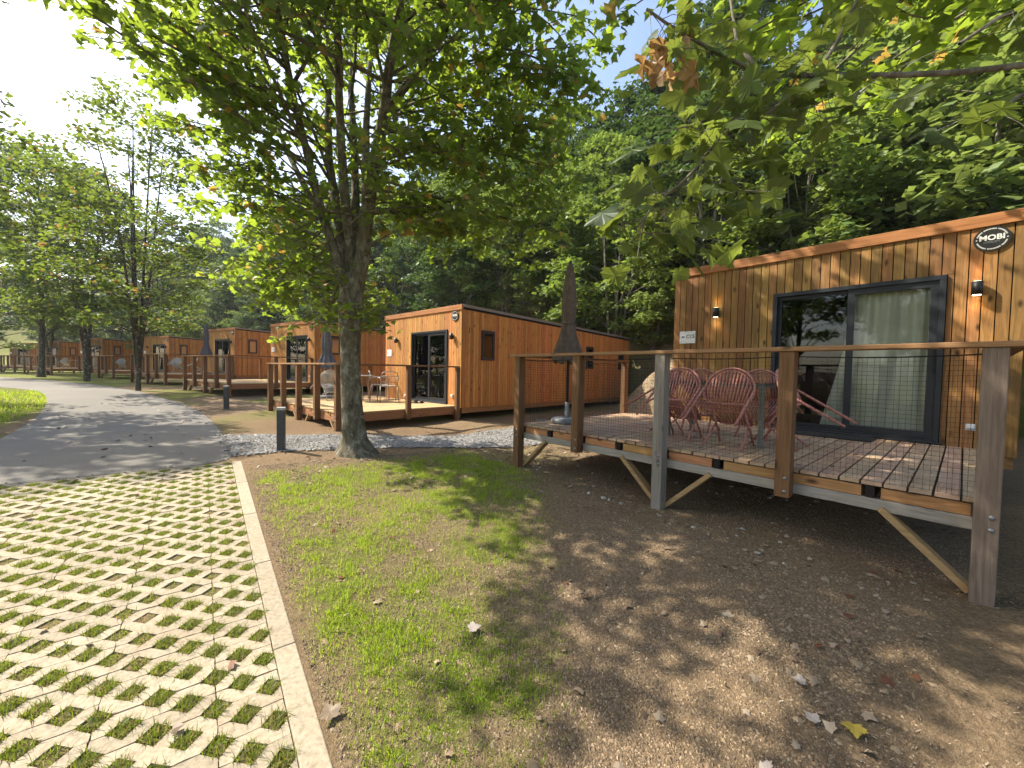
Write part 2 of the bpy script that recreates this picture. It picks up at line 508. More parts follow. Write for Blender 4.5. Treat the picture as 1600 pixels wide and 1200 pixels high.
def concrete_mat():
    m, nt, N, Lk, B = new_mat('cream_concrete')
    geo = N.new('ShaderNodeNewGeometry')
    co = objcoord(nt)
    n1 = noise(nt, co, 45.0, 6, 0.65)
    n2 = noise(nt, co, 3.0, 5, 0.65)
    c = ramp(nt, n1, [(0.28, (0.205, 0.165, 0.115)), (0.5, (0.335, 0.283, 0.208)), (0.75, (0.41, 0.358, 0.275))])
    c = mix(nt, ramp(nt, n2, [(0.5, (0, 0, 0)), (0.75, (0.5,) * 3)]), c, (0.30, 0.215, 0.135))
    hv = N.new('ShaderNodeHueSaturation'); Lk.new(c, hv.inputs['Color'])
    Lk.new(math_node(nt, 'ADD', math_node(nt, 'MULTIPLY', geo.outputs['Random Per Island'], 0.30), 0.84), hv.inputs['Value'])
    Lk.new(hv.outputs[0], B.inputs['Base Color'])
    B.inputs['Roughness'].default_value = 0.85
    Lk.new(bump(nt, n1, 0.4, 0.006), B.inputs['Normal'])
    return m
M['concrete'] = concrete_mat()

def stone_mat(name, lo, mid, hi):
    m, nt, N, Lk, B = new_mat(name)
    geo = N.new('ShaderNodeNewGeometry')
    c = ramp(nt, geo.outputs['Random Per Island'], [(0.0, lo), (0.6, mid), (1.0, hi)])
    c = mix(nt, noise(nt, objcoord(nt), 60, 3), c, mid)
    Lk.new(c, B.inputs['Base Color'])
    B.inputs['Roughness'].default_value = 0.85
    return m
M['gravel'] = stone_mat('grey_gravel', (0.11, 0.108, 0.105), (0.23, 0.225, 0.22), (0.40, 0.39, 0.37))
M['crumb'] = stone_mat('soil_crumbs', (0.038, 0.024, 0.015), (0.175, 0.122, 0.074), (0.50, 0.38, 0.245))
M['rock'] = stone_mat('pale_rocks', (0.22, 0.19, 0.16), (0.36, 0.33, 0.28), (0.5, 0.47, 0.42))
M['straw'] = leaf_mat('straw_bits', (0.10, 0.075, 0.05), (0.44, 0.36, 0.26), (0.20, 0.14, 0.07), None, 0, 0.1)

# ------------------------------------------------------------------ terrain
AZK = RAD(-37.9)
KD = np.array([sin(AZK), cos(AZK)])            # along the kerb, away from the camera
ED = np.array([cos(AZK), -sin(AZK)])           # to the right of the kerb
def ek(x, y): return x * ED[0] + y * ED[1], x * KD[0] + y * KD[1]
def xy(e, k): return e * ED[0] + k * KD[0], e * ED[1] + k * KD[1]
def sst(a, b, x):
    t = np.clip((x - a) / (b - a), 0, 1)
    return t * t * (3 - 2 * t)

HILL = np.array([(40, -12), (26, -1), (18, 5.5), (10.6, 11.4), (3.2, 17.8), (-4.6, 25), (-12.7, 31), (-23.7, 38.5),
                 (-35, 44.5), (-46.5, 50.5), (-58, 56), (-85, 66)], float)
def hill_dist(x, y):
    """signed distance behind the line through the rear of the cabins, and its arc length"""
    x = np.asarray(x, float); y = np.asarray(y, float)
    best = np.full(x.shape, 1e9); sg = np.zeros(x.shape); arc = np.zeros(x.shape); acc = 0.0
    for a, b in zip(HILL[:-1], HILL[1:]):
        d = b - a; L = np.hypot(*d); d = d / L
        n = np.array([d[1], -d[0]])
        t = np.clip((x - a[0]) * d[0] + (y - a[1]) * d[1], 0, L)
        px, py = a[0] + t * d[0], a[1] + t * d[1]
        ds = np.hypot(x - px, y - py)
        s = (x - a[0]) * n[0] + (y - a[1]) * n[1]
        w = ds < best
        best = np.where(w, ds, best); sg = np.where(w, np.sign(s), sg); arc = np.where(w, acc + t, arc)
        acc += L
    return best * sg, arc

def plane_z(k):
    t = 0.063 * k - 0.07
    return np.minimum(np.maximum(t, -0.16), 0.33)

CAB = []   # filled below: (x, y, ux, uy) of every cabin's facade left corner

def gz(x, y):
    x = np.asarray(x, float); y = np.asarray(y, float)
    e, k = ek(x, y)
    base = plane_z(k)
    tgt = 0.19 + 0.09 * sst(5.0, 9.0, k) + 0.05 * sst(9, 20, k)
    z = base + (tgt - base) * sst(0.45, 3.4, e) * (1 - 0.0 * k)
    z = z + 0.20 * sst(10.0, 24.0, k)
    z = z + 0.022 * np.sin(x * 2.1 + 1.3) * np.sin(y * 1.7) * sst(0.5, 1.5, e)
    z = z + 0.012 * np.sin(x * 5.3 + y * 3.1) * np.sin(y * 4.7 - x * 1.9) * sst(0.4, 1.0, e)
    d, arc = hill_dist(x, y)
    toe = d + 1.6
    near_gap = np.exp(-(((x - 5.2) / 1.9) ** 2 + ((y - 14.0) / 2.4) ** 2))
    toe = toe + 2.2 * near_gap
    hh = np.where(toe > 0, np.minimum(toe * 0.75, 2.6 + 0.60 * np.maximum(toe - 3.0, 0)), 0)
    hh = np.minimum(hh, 17.0 + 0.05 * toe)
    hh = hh * sst(0, 1.2, toe)
    hh = hh * (1 + 0.10 * np.sin(x * 2.3 + y) * np.sin(y * 1.9 - 0.7 * x) + 0.05 * np.sin(x * 6.1) * np.sin(y * 5.3))
    for cx, cy, ux, uy in CAB:
        lx = (x - cx) * ux + (y - cy) * uy
        ly = -(x - cx) * uy + (y - cy) * ux
        inside = sst(-0.9, -0.3, lx) * (1 - sst(3.9, 6.4, lx)) * (1 - sst(9.2, 9.9, ly)) * sst(-1, 0, ly)
        hh = hh * (1 - inside)
    return z + hh

def G(x, y): return float(gz(np.array([x]), np.array([y]))[0])

# cabins: facade left corner, azimuth of the facade line, deck height, deck (x0, x1, depth)
def frame(az):
    a = RAD(az)
    return np.array([-sin(a), -cos(a)]), np.array([cos(a), -sin(a)])
CABINS = []
def add_cabin(px, py, az, zd, right=False):
    u, v = frame(az)
    p = np.array([px, py])
    if right: p = p - 3.88 * u
    CABINS.append((p, u, v, zd, math.atan2(u[1], u[0])))
    CAB.append((p[0], p[1], u[0], u[1]))
add_cabin(2.889, 7.160, -41.25 + 0.0, 0.817)
add_cabin(-1.317, 10.228, -46.3, 0.665, True)
add_cabin(-8.27, 16.6, -55.0, 0.95, True)
add_cabin(-15.5, 22.2, -59.0, 1.10, True)
add_cabin(-25.4, 29.4, -64.0, 1.08, True)
add_cabin(-35.0, 34.0, -68.0, 1.10, True)
add_cabin(-45.5, 40.0, -72.0, 1.12, True)
add_cabin(-55.5, 45.8, -75.0, 1.14, True)

# ------------------------------------------------------------------ ground sheet
def lines(*segs):
    out = []
    for a, b, st in segs:
        out += list(np.arange(a, b - 1e-6, st))
    out.append(segs[-1][1])
    return np.array(out)
eL = np.concatenate([lines((-150, -40, 8), (-40, -16, 1.2), (-16, -5, 0.5), (-5, 0.25, 0.35)),
                     lines((0.30, 0.40, 0.05), (0.40, 8.5, 0.11), (8.5, 24, 0.4), (24, 60, 1.5), (60, 150, 8))])
kL = np.concatenate([lines((-80, -8, 6), (-8, -1, 0.6), (-1, 6.2, 0.11)), lines((6.28, 6.37, 0.09), (6.37, 10, 0.13), (10, 26, 0.4), (26, 80, 1.2), (80, 170, 8))])
EE, KK = np.meshgrid(eL, kL)
XX, YY = xy(EE, KK)
ZZ = gz(XX, YY)
def in_paving(e, k): return (e < 0.33) & (e > -6.2) & (k < 6.33) & (k > -0.6)
ZZ = np.where(in_paving(EE, KK), ZZ - 0.009, ZZ)

def vnoise(x, y, s, seed):
    """smooth value noise in 0..1 on plain coordinates"""
    r = np.random.default_rng(seed).random((64, 64))
    u, v = x * s + 1000, y * s + 1000
    i, j = np.floor(u).astype(int), np.floor(v).astype(int)
    a, b = u - i, v - j
    a, b = a * a * (3 - 2 * a), b * b * (3 - 2 * b)
    g = lambda p, q: r[p % 64, q % 64]
    return (g(i, j) * (1 - a) + g(i + 1, j) * a) * (1 - b) + (g(i, j + 1) * (1 - a) + g(i + 1, j + 1) * a) * b

def grass_zone(x, y):
    e, k = ek(x, y)
    eb = 0.85 + 0.75 * np.clip(k - 1.0, 0, 9)
    near = sst(0.40, 0.62, e) * (1 - sst(eb * 0.8, eb * 1.2 + 0.25, e)) * (1 - sst(5.2, 5.9, k)) * sst(-3, -1, k)
    patch = sst(0.40, 0.60, 0.55 * vnoise(x, y, 1.5, 3) + 0.3 * vnoise(x, y, 3.7, 4) + 0.15 * vnoise(x, y, 9, 5) + 0.06)
    far = np.where(k > 9.0, sst(0.35, 0.55, vnoise(x, y, 0.5, 6)) * 0.8, 0)
    lawn = np.where((e < -3.0) & (k > 6.4), 1.0, np.where(e < -6.2, 1.0, 0))
    beside = 0.55 * np.exp(-(((x - 0.6) / 1.6) ** 2 + ((y - 8.2) / 1.0) ** 2)) * (0.4 + 0.6 * patch)
    under = 0.35 * sst(2.5, 4.5, e) * (1 - sst(5.5, 7, k)) * sst(3.0, 4.5, k) * patch
    return np.clip(np.maximum.reduce([near * (0.30 + 0.70 * patch), far, lawn, beside, under]), 0, 1)
gR = grass_zone(XX, YY)
gG = np.clip(1.2 * np.exp(-(((XX + 4.6) / 1.5) ** 2 + ((YY - 8.9) / 1.5) ** 2)) + 0.9 * np.exp(-(((XX + 1.4) / 1.9) ** 2 + ((YY - 8.4) / 0.6) ** 2)), 0, 1)
gB = np.clip(1.5 * np.exp(-(((XX - 5.6) / 2.0) ** 2 + ((YY - 14.4) / 2.2) ** 2)), 0, 1)
hd, _ = hill_dist(XX, YY)
gR = np.where(hd > -1.0, 0.85 * (1 - np.minimum(1, gB)), gR) * (1 - gG)
gR = np.where(in_paving(EE, KK), 0.35, gR)
zone = np.stack([gR, gG, gB, np.ones_like(gR)], -1).reshape(-1, 4)
nE, nK = len(eL), len(kL)
idx = np.arange(nE * nK).reshape(nK, nE)
GF = np.stack([idx[:-1, :-1], idx[:-1, 1:], idx[1:, 1:], idx[1:, :-1]], -1).reshape(-1, 4)
tag(raw_mesh('ground', np.stack([XX, YY, ZZ], -1).reshape(-1, 3), GF, M['ground'], smooth=True, attr={'zone': zone}),
    'brown earth with patches of young grass between the cabins', 'ground', kind='structure')

# ------------------------------------------------------------------ road
def resample(P, n):
    P = np.array(P, float)
    d = np.concatenate([[0], np.cumsum(np.hypot(*np.diff(P, axis=0).T))])
    t = np.linspace(0, d[-1], n)
    return np.stack([np.interp(t, d, P[:, 0]), np.interp(t, d, P[:, 1])], -1)
pe = [xy(e, 6.335) for e in (-6.0, -4.0, -2.0, 0.2)]
ROAD_R = [xy(-14, 5.0), *pe, (-3.93, 5.62), (-5.12, 7.03), (-6.9, 9.1), (-9.2, 11.4), (-13.6, 14.8), (-19.6, 18.9), (-24.6, 21.8),
          (-30.5, 24.9), (-37, 27.6), (-60, 34)]
ROAD_L = [xy(-15, 7.0), (-13.5, 2.4), (-10.6, 4.4), (-9.0, 5.7), (-8.31, 6.42), (-9.9, 8.16), (-13.2, 11.3), (-16.6, 14.0), (-18.3, 15.0),
          (-20.3, 15.9), (-28, 18.5), (-42, 22), (-60, 25)]
def smooth_poly(P, n, it=2):
    P = np.array(P, float)
    for _ in range(it):
        Q = [P[0]]
        for a, b in zip(P[:-1], P[1:]):
            Q += [a * 0.75 + b * 0.25, a * 0.25 + b * 0.75]
        Q.append(P[-1]); P = np.array(Q)
    return P
# match both edges section by section
def strip(A, B, na, zoff, name, mat, zf=None, cross=10):
    A = resample(A, na); B = resample(B, na)
    t = np.linspace(0, 1, cross)[None, :, None]
    P = A[:, None, :] * (1 - t) + B[:, None, :] * t
    z = gz(P[..., 0], P[..., 1]) + zoff
    V = np.concatenate([P, z[..., None]], -1).reshape(-1, 3)
    ix = np.arange(na * cross).reshape(na, cross)
    F = np.stack([ix[:-1, :-1], ix[:-1, 1:], ix[1:, 1:], ix[1:, :-1]], -1).reshape(-1, 4)
    return raw_mesh(name, V, F, mat, smooth=True)
RA = ROAD_R[:6]; RB = ROAD_R[5:]
LA = ROAD_L[:5]; LB = ROAD_L[4:]
A = np.concatenate([resample(RA, 40), resample(smooth_poly(RB, 0), 90)[1:]])
B = np.concatenate([resample(LA, 40), resample(smooth_poly(LB, 0), 90)[1:]])
t = np.linspace(0, 1, 12)[None, :, None]
P = A[:, None, :] * (1 - t) + B[:, None, :] * t
z = gz(P[..., 0], P[..., 1]) + 0.007 + 0.03 * (1 - (2 * t[..., 0] - 1) ** 2)
ix = np.arange(P.shape[0] * 12).reshape(-1, 12)
Fq = np.stack([ix[:-1, :-1], ix[1:, :-1], ix[1:, 1:], ix[:-1, 1:]], -1).reshape(-1, 4)
tag(raw_mesh('road', np.concatenate([P, z[..., None]], -1).reshape(-1, 3), Fq, M['road'], smooth=True),
    'worn grey asphalt lane curving away to the left', 'road', kind='structure')

# ------------------------------------------------------------------ grass paving: concrete lattice with diamond cells
PE, PK = 0.2056, 0.2050          # cell pitch across and along
CH = 0.0595                       # half diagonal of a cell
E_MAX, K_MAX = 0.283, 6.285
E0 = 0.038                       # a long joint lies on this line
def build_paving():
    V, Fc = [], []
    def band(k0, phase):
        # polygon columns between row k0 and k0+PK/2; lower row cells at E0+phase+n*PE
        n0 = int((-6.0 - E0) / PE)
        cols = []
        c = E0 + phase + n0 * PE - PE
        g = 0.0021
        h = PK / 2
        while c < E_MAX + PE:
            hp = PE / 2
            cols += [(c, k0 + CH, k0 + h - g), (c + hp - CH, k0 + max(CH - (hp - CH), 0), k0 + h - g),
                     (c + CH, k0 + g, k0 + h - max(CH - (hp - CH), 0)), (c + hp, k0 + g, k0 + h - CH),
                     (c + PE - CH, k0 + g, k0 + h - max(CH - (hp - CH), 0)), (c + hp + CH, k0 + max(CH - (hp - CH), 0), k0 + h - g)]
            c += PE
        cols.sort()
        out = []
        for q in cols:
            if out and q[0] - out[-1][0] < 1e-5: continue
            if q[0] < -6.0: continue
            if q[0] > E_MAX:
                a = out[-1]; f = (E_MAX - a[0]) / (q[0] - a[0])
                out.append((E_MAX, a[1] + (q[1] - a[1]) * f, a[2] + (q[2] - a[2]) * f)); break
            out.append(q)
        # cut at the long joints
        segs, cur = [], [out[0]]
        for a, b in zip(out[:-1], out[1:]):
            cut = None
            j = math.floor((b[0] - E0) / (2 * PE) + 1e-6) * 2 * PE + E0
            if a[0] + 1e-5 < j <= b[0] + 1e-5: cut = j
            if cut is None: cur.append(b); continue
            f = (cut - a[0]) / (b[0] - a[0])
            q = [a[1] + (b[1] - a[1]) * f, a[2] + (b[2] - a[2]) * f]
            cur.append((cut - 0.0019, *q)); segs.append(cur); cur = [(cut + 0.0019, *q)]
            if b[0] > cut + 1e-4: cur.append(b)
        segs.append(cur)
        for sg in segs:
            if len(sg) < 2: continue
            n = len(sg)
            dz = rng.normal(0, 0.0016)
            b0 = len(V)
            for top in (0.0, -0.09):
                for q in sg:
                    for kk in (q[1], q[2]):
                        kk = min(kk, K_MAX)
                        X, Y = xy(q[0], kk)
                        jx, jy = rng.normal(0, 0.0013, 2)
                        V.append((X + jx, Y + jy, 0.063 * kk - 0.07 + top + dz))
            T = lambda i, s: b0 + 2 * i + s
            D = lambda i, s: b0 + 2 * n + 2 * i + s
            for i in range(n - 1):
                Fc.append((T(i, 0), T(i + 1, 0), T(i + 1, 1), T(i, 1)))
                Fc.append((T(i, 0), D(i, 0), D(i + 1, 0), T(i + 1, 0)))
                Fc.append((T(i, 1), T(i + 1, 1), D(i + 1, 1), D(i, 1)))
            Fc.append((T(0, 0), T(0, 1), D(0, 1), D(0, 0)))
            Fc.append((T(n - 1, 0), D(n - 1, 0), D(n - 1, 1), T(n - 1, 1)))
    # cells A: centre line k = 2.255 at e = E0 - PE/2 ; cells B: k = 2.1525 at e = E0
    cells = []
    r = -27
    while True:
        k0 = 2.1525 + r * PK / 2
        ph = 0.0 if r % 2 == 0 else PE / 2
        if k0 > K_MAX + 0.02: break
        if k0 > -0.5:
            band(k0, ph)
            for n in range(-32, 3):
                ce = E0 + ph + n * PE
                if -6.0 < ce < E_MAX + 0.03 and k0 < K_MAX - 0.03: cells.append((ce, k0))
        r += 1
    o = raw_mesh('paving', np.array(V), np.array(Fc), M['concrete'])
    tag(o, 'cream concrete grass pavers with diamond cells', 'paving', kind='structure')
    return cells
CELLS = build_paving()
kb = MB()
kk = -0.6
while kk < 6.3:
    k1 = min(kk + 0.995, 6.33)
    q = [xy(e, k) for k in (kk, k1) for e in (0.288, 0.392)]
    zt = [0.063 * k - 0.07 + 0.006 for k in (kk, kk, k1, k1)]
    vv = [(p[0], p[1], z_) for p, z_ in zip(q, zt)] + [(p[0], p[1], z_ - 0.25) for p, z_ in zip(q, zt)]
    kb.add(vv, [(0, 1, 3, 2), (0, 4, 5, 1), (1, 5, 7, 3), (3, 7, 6, 2), (2, 6, 4, 0)])
    kk = k1 + 0.005
e1 = 0.285
while e1 > -6.0:
    e2 = e1 - 0.995
    q = [xy(e, k) for k in (6.292, 6.334) for e in (e2, e1)]
    zt = [0.063 * k - 0.07 + 0.004 for k in (6.292, 6.292, 6.334, 6.334)]
    vv = [(p[0], p[1], z_) for p, z_ in zip(q, zt)] + [(p[0], p[1], z_ - 0.2) for p, z_ in zip(q, zt)]
    kb.add(vv, [(0, 1, 3, 2), (0, 4, 5, 1), (1, 5, 7, 3), (3, 7, 6, 2), (2, 6, 4, 0)])
    e1 = e2 - 0.004
tag(kb.build('kerb', M['concrete'], bevel=0.006), 'cream concrete edging along the grass paving', 'kerb', kind='structure')

# ------------------------------------------------------------------ scattered ground cover
def blades(name, pts, h, w, lean, mat, label, cat, seg=2):
    """grass blades: bent tapering ribbons, pts (n,3)"""
    n = len(pts)
    a = rng.random(n) * 2 * pi
    hh = h * (0.5 + rng.random(n) * 0.8)
    ww = w * (0.7 + rng.random(n) * 0.6)
    ln = lean * rng.random(n) * hh
    dx, dy = np.cos(a), np.sin(a)
    b = rng.random(n) * 2 * pi
    ox, oy = np.cos(b), np.sin(b)
    V = np.zeros((n, 5, 3))
    for j, (t_, wf) in enumerate(((0, 1), (0, -1), (0.55, 0.75), (0.55, -0.75), (1, 0))):
        V[:, j, 0] = pts[:, 0] + dx * ww * wf / 2 + ox * ln * t_ ** 2
        V[:, j, 1] = pts[:, 1] + dy * ww * wf / 2 + oy * ln * t_ ** 2
        V[:, j, 2] = pts[:, 2] + hh * t_ - 0.004
    base = (np.arange(n) * 5)[:, None]
    F = np.concatenate([base + np.array([0, 1, 3]), base + np.array([0, 3, 2]), base + np.array([2, 3, 4])], 0)
    return tag(raw_mesh(name, V.reshape(-1, 3), F, mat), label, cat, kind='stuff')

def pick(n, e0, e1, k0, k1, dens):
    e = rng.uniform(e0, e1, n); k = rng.uniform(k0, k1, n)
    x, y = xy(e, k)
    keep = rng.random(n) < dens(x, y)
    x, y = x[keep], y[keep]
    return np.stack([x, y, gz(x, y)], -1)

def tuft_density(x, y):
    return grass_zone(x, y) * (0.25 + 0.75 * sst(0.38, 0.62, vnoise(x, y, 6.0, 11))) * sst(0.25, 0.5, vnoise(x, y, 20, 12) + 0.1)
gp = pick(300000, 0.40, 3.6, 0.6, 6.0, tuft_density)
blades('grass', gp, 0.042, 0.0032, 1.2, M['grass'], 'young bright green grass growing beside the kerb', 'grass')
gp = pick(40000, -16, -3.2, 6.4, 22, lambda x, y: np.full(x.shape, 0.9))
dL = resample(smooth_poly(ROAD_L, 0), 400); dR = resample(smooth_poly(ROAD_R, 0), 400)
def on_road(p):
    ins = np.zeros(len(p), bool)
    poly = np.concatenate([A, B[::-1]])
    x, y = p[:, 0], p[:, 1]
    for (x1, y1), (x2, y2) in zip(poly, np.roll(poly, -1, 0)):
        c = ((y1 > y) != (y2 > y)) & (x < (x2 - x1) * (y - y1) / (y2 - y1 + 1e-12) + x1)
        ins ^= c
    return ins
gp = gp[~on_road(gp)]
blades('lawn_grass', gp, 0.09, 0.014, 0.8, M['grass'], 'green lawn grass on the inside of the lane bend', 'grass')
cp = []
for ce, ck in CELLS:
    if ck < 0.9 or ce < -4.6: continue
    X, Y = xy(ce, ck)
    if Y < 0.6 or X / max(Y, 0.1) < -1.75: continue
    bare = vnoise(np.array([ce * 7.0]), np.array([ck * 7.0]), 0.9, 21)[0]
    n = int((10 if bare < 0.27 else 70 if bare < 0.36 else 160) * (1.0 if Y < 3 else 0.8))
    u_, v_ = rng.uniform(-1, 1, n), rng.uniform(-1, 1, n)
    a_, b_ = (u_ + v_) / 2 * CH * 0.98, (u_ - v_) / 2 * CH * 0.98
    x, y = xy(ce + a_, ck + b_)
    cp.append(np.stack([x, y, 0.063 * (ck + b_) - 0.07 - 0.009], -1))
cp = np.concatenate(cp)
blades('paver_grass', cp, 0.037, 0.0038, 1.5, M['grass_cell'], 'short grass growing in the diamond cells of the pavers', 'grass')

def lumps(name, pts, size, mat, label, cat, flat=0.7, tiny=False):
    """little irregular stones: displaced octahedra"""
    n = len(pts)
    base = np.array([(1, 0, 0), (-1, 0, 0), (0, 1, 0), (0, -1, 0), (0, 0, 1), (0, 0, -1),
                     (.6, .6, .5), (-.6, .6, .5), (-.6, -.6, .5), (.6, -.6, .5)], float)
    tri = np.array([(0, 6, 9), (6, 4, 9), (6, 7, 4), (2, 7, 6), (0, 2, 6), (7, 8, 4), (1, 8, 7), (2, 1, 7), (8, 9, 4), (3, 9, 8), (1, 3, 8), (3, 0, 9),
                    (0, 5, 2), (2, 5, 1), (1, 5, 3), (3, 5, 0)])
    if tiny:
        base, tri = base[:6], np.array([(0, 2, 4), (2, 1, 4), (1, 3, 4), (3, 0, 4), (0, 5, 2), (2, 5, 1), (1, 5, 3), (3, 5, 0)])
    nb = len(base)
    s = np.array(size) * np.ones(n) * np.exp(rng.normal(0, 0.35, n))
    jit = 1 + rng.uniform(-0.35, 0.35, (n, nb, 1))
    a = rng.random(n) * 2 * pi
    B_ = base[None] * jit * s[:, None, None]
    B_[:, :, 0] *= rng.uniform(0.8, 1.4, n)[:, None]
    B_[:, :, 2] *= flat
    c, q = np.cos(a)[:, None], np.sin(a)[:, None]
    V = np.stack([B_[:, :, 0] * c - B_[:, :, 1] * q, B_[:, :, 0] * q + B_[:, :, 1] * c, B_[:, :, 2]], -1) + pts[:, None, :]
    F = (np.arange(n) * nb)[:, None, None] + tri[None]
    return tag(raw_mesh(name, V.reshape(-1, 3), F.reshape(-1, 3), mat), label, cat, kind='stuff')

cr = np.concatenate([pick(170000, 0.42, 5.2, 0.2, 6.0, lambda x, y: (0.35 + 0.65 * sst(0.35, 0.6, vnoise(x, y, 2.3, 31))) * (1 - 0.6 * grass_zone(x, y))), pick(70000, 0.42, 3.2, 0.4, 2.4, lambda x, y: 0.6 - 0.4 * grass_zone(x, y))])
lumps('soil_crumbs', cr, 0.0048, M['crumb'], 'small crumbs of brown soil on the bare earth', 'soil', 0.7, True)
cr = pick(2600, 0.5, 5.2, 0.2, 6.0, lambda x, y: 0.15 + 0.85 * sst(0.5, 0.7, vnoise(x, y, 1.6, 33)))
lumps('soil_clods', cr, 0.012, M['crumb'], 'loose clods of brown soil on the bare earth', 'soil', 0.55)
cr = pick(150, 3.4, 5.2, 0.4, 4.4, lambda x, y: sst(0.45, 0.6, vnoise(x, y, 1.2, 32)))
lumps('rubble', cr, 0.015, M['rock'], 'small pale stones on the earth at the edge of the near deck', 'stones')

# gravel path between the lane and the cabins
GA = [(-3.90, 5.55), (-3.3, 6.05), (-2.6, 6.55), (-1.2, 6.95), (0.0, 7.25), (1.0, 7.9), (2.0, 9.6)]
GB_ = [(-5.15, 7.0), (-4.3, 7.15), (-3.3, 7.45), (-2.0, 7.75), (-0.9, 8.2), (0.0, 9.1), (0.9, 10.8)]
tag(strip(GA, GB_, 30, 0.012, 'gravel_path', M['ground'], cross=6), 'strip of grey gravel path behind the tree', 'path', kind='structure')
ga, gb = resample(GA, 200), resample(GB_, 200)
n = 24000
ii = rng.integers(0, 200, n); tt = rng.uniform(-0.06, 1.06, n)[:, None]
gpts = ga[ii] * (1 - tt) + gb[ii] * tt + rng.normal(0, 0.03, (n, 2))
gpts = np.concatenate([gpts, (gz(gpts[:, 0], gpts[:, 1]) + 0.016)[:, None]], 1)
lumps('gravel', gpts, 0.0135, M['gravel'], 'grey gravel stones covering the path behind the tree', 'gravel', 0.6)

# ------------------------------------------------------------------ timber cabins (local: x along the front, y into the cabin, z up from deck level)
CW, CLn, CHF, CHR = 3.88, 9.0, 2.60, 2.36
DX0, DX1, DZ1 = 1.54, 3.30, 2.0
def make_cabin(p, rz, zd):
    root = empty('timber_cabin', (p[0], p[1], zd), rz)
    w = MB()
    # structural walls (dark backing) with the door opening left free
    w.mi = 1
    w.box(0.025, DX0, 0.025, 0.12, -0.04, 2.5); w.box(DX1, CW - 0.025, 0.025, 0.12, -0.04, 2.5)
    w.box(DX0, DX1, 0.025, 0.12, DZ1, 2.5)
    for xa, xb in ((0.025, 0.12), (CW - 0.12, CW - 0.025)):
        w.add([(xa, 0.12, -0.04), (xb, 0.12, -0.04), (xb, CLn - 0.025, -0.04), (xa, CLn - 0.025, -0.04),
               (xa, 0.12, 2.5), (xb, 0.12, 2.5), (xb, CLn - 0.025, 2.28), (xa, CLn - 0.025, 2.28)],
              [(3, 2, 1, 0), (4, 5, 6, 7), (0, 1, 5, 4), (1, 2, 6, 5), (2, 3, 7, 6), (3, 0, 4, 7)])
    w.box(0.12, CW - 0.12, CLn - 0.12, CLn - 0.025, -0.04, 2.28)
    w.mi = 0
    n = 37; pit = CW / n
    for i in range(n):
        x0, x1 = i * pit + 0.0048, (i + 1) * pit - 0.0048
        yo = rng.uniform(-0.001, 0.001)
        if x1 < DX0 + 0.005 or x0 > DX1 - 0.005: w.box(x0, x1, yo, 0.024, -0.06, 2.475)
        else:
            if x0 < DX0: w.box(x0, DX0 - 0.004, yo, 0.024, -0.06, DZ1)
            if x1 > DX1: w.box(DX1 + 0.004, x1, yo, 0.024, -0.06, DZ1)
            w.box(x0, x1, yo, 0.024, DZ1 + 0.004, 2.475)
    w.mi = 2
    m = 96; ps = (CLn - 0.03) / m
    for side in (0, 1):
        for i in range(m):
            y0, y1 = 0.03 + i * ps + 0.0042, 0.03 + (i + 1) * ps - 0.0042
            t0 = 2.49 + (2.27 - 2.49) * y0 / CLn
            yo = rng.uniform(-0.001, 0.001)
            if side: w.box(CW - 0.024, CW + yo, y0, y1, -0.06, t0)
            else: w.box(-yo, 0.024, y0, y1, -0.06, t0)
    for i in range(n):
        w.box(i * pit + 0.0035, (i + 1) * pit - 0.0035, CLn - 0.024, CLn, -0.06, 2.26)
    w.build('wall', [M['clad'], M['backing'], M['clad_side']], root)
    r = MB()
    r.add([(-0.01, 0.03, 2.50), (CW + 0.01, 0.03, 2.50), (CW + 0.01, CLn + 0.03, 2.285), (-0.01, CLn + 0.03, 2.285),
           (-0.01, 0.03, 2.585), (CW + 0.01, 0.03, 2.585), (CW + 0.01, CLn + 0.03, 2.37), (-0.01, CLn + 0.03, 2.37)],
          [(3, 2, 1, 0), (4, 5, 6, 7), (0, 1, 5, 4), (1, 2, 6, 5), (2, 3, 7, 6), (3, 0, 4, 7)])
    roof = r.build('roof', M['backing'], root)
    t = MB()
    for x in (-0.022, CW + 0.022):
        t.bar((x, 0.03, 2.575), (x, CLn + 0.05, 2.36), 0.02, 0.05)
        t.bar((x, 0.03, 2.605), (x, CLn + 0.05, 2.39), 0.06, 0.016)
    t.bar((-0.03, CLn + 0.045, 2.36), (CW + 0.03, CLn + 0.045, 2.36), 0.02, 0.07)
    t.build('roof_trim', M['trim'], roof)
    f = MB(); f.box(-0.028, CW + 0.028, -0.026, 0.026, 2.478, 2.612)
    f.build('fascia', M['clad_h'], root, bevel=0.004)
    b = MB()
    b.mi = 0
    for x in (0.5, CW - 0.5): b.box(x - 0.05, x + 0.05, 0.2, CLn - 0.2, -0.26, -0.065)
    b.box(0.06, CW - 0.06, 0.06, 0.2, -0.2, -0.065); b.box(0.06, CW - 0.06, CLn - 0.2, CLn - 0.06, -0.2, -0.065)
    b.box(0.02, 0.06, 0.06, CLn - 0.06, -0.2, -0.065); b.box(CW - 0.06, CW - 0.02, 0.06, CLn - 0.06, -0.2, -0.065)
    b.build('base_frame', M['beam'], root)
    for x in (0.5, CW - 0.5):
        for y in (0.35, 3.0, 6.0, CLn - 0.4):
            q = MB(); q.tube([(x, y, -0.95), (x, y, -0.26)], 0.05, 8); q.box(x - 0.15, x + 0.15, y - 0.15, y + 0.15, -0.99, -0.9)
            q.build('support_foot', M['trim'], root)
    # interior
    i_ = MB(); i_.box(0.12, CW - 0.12, 0.12, CLn - 0.12, -0.04, -0.005)
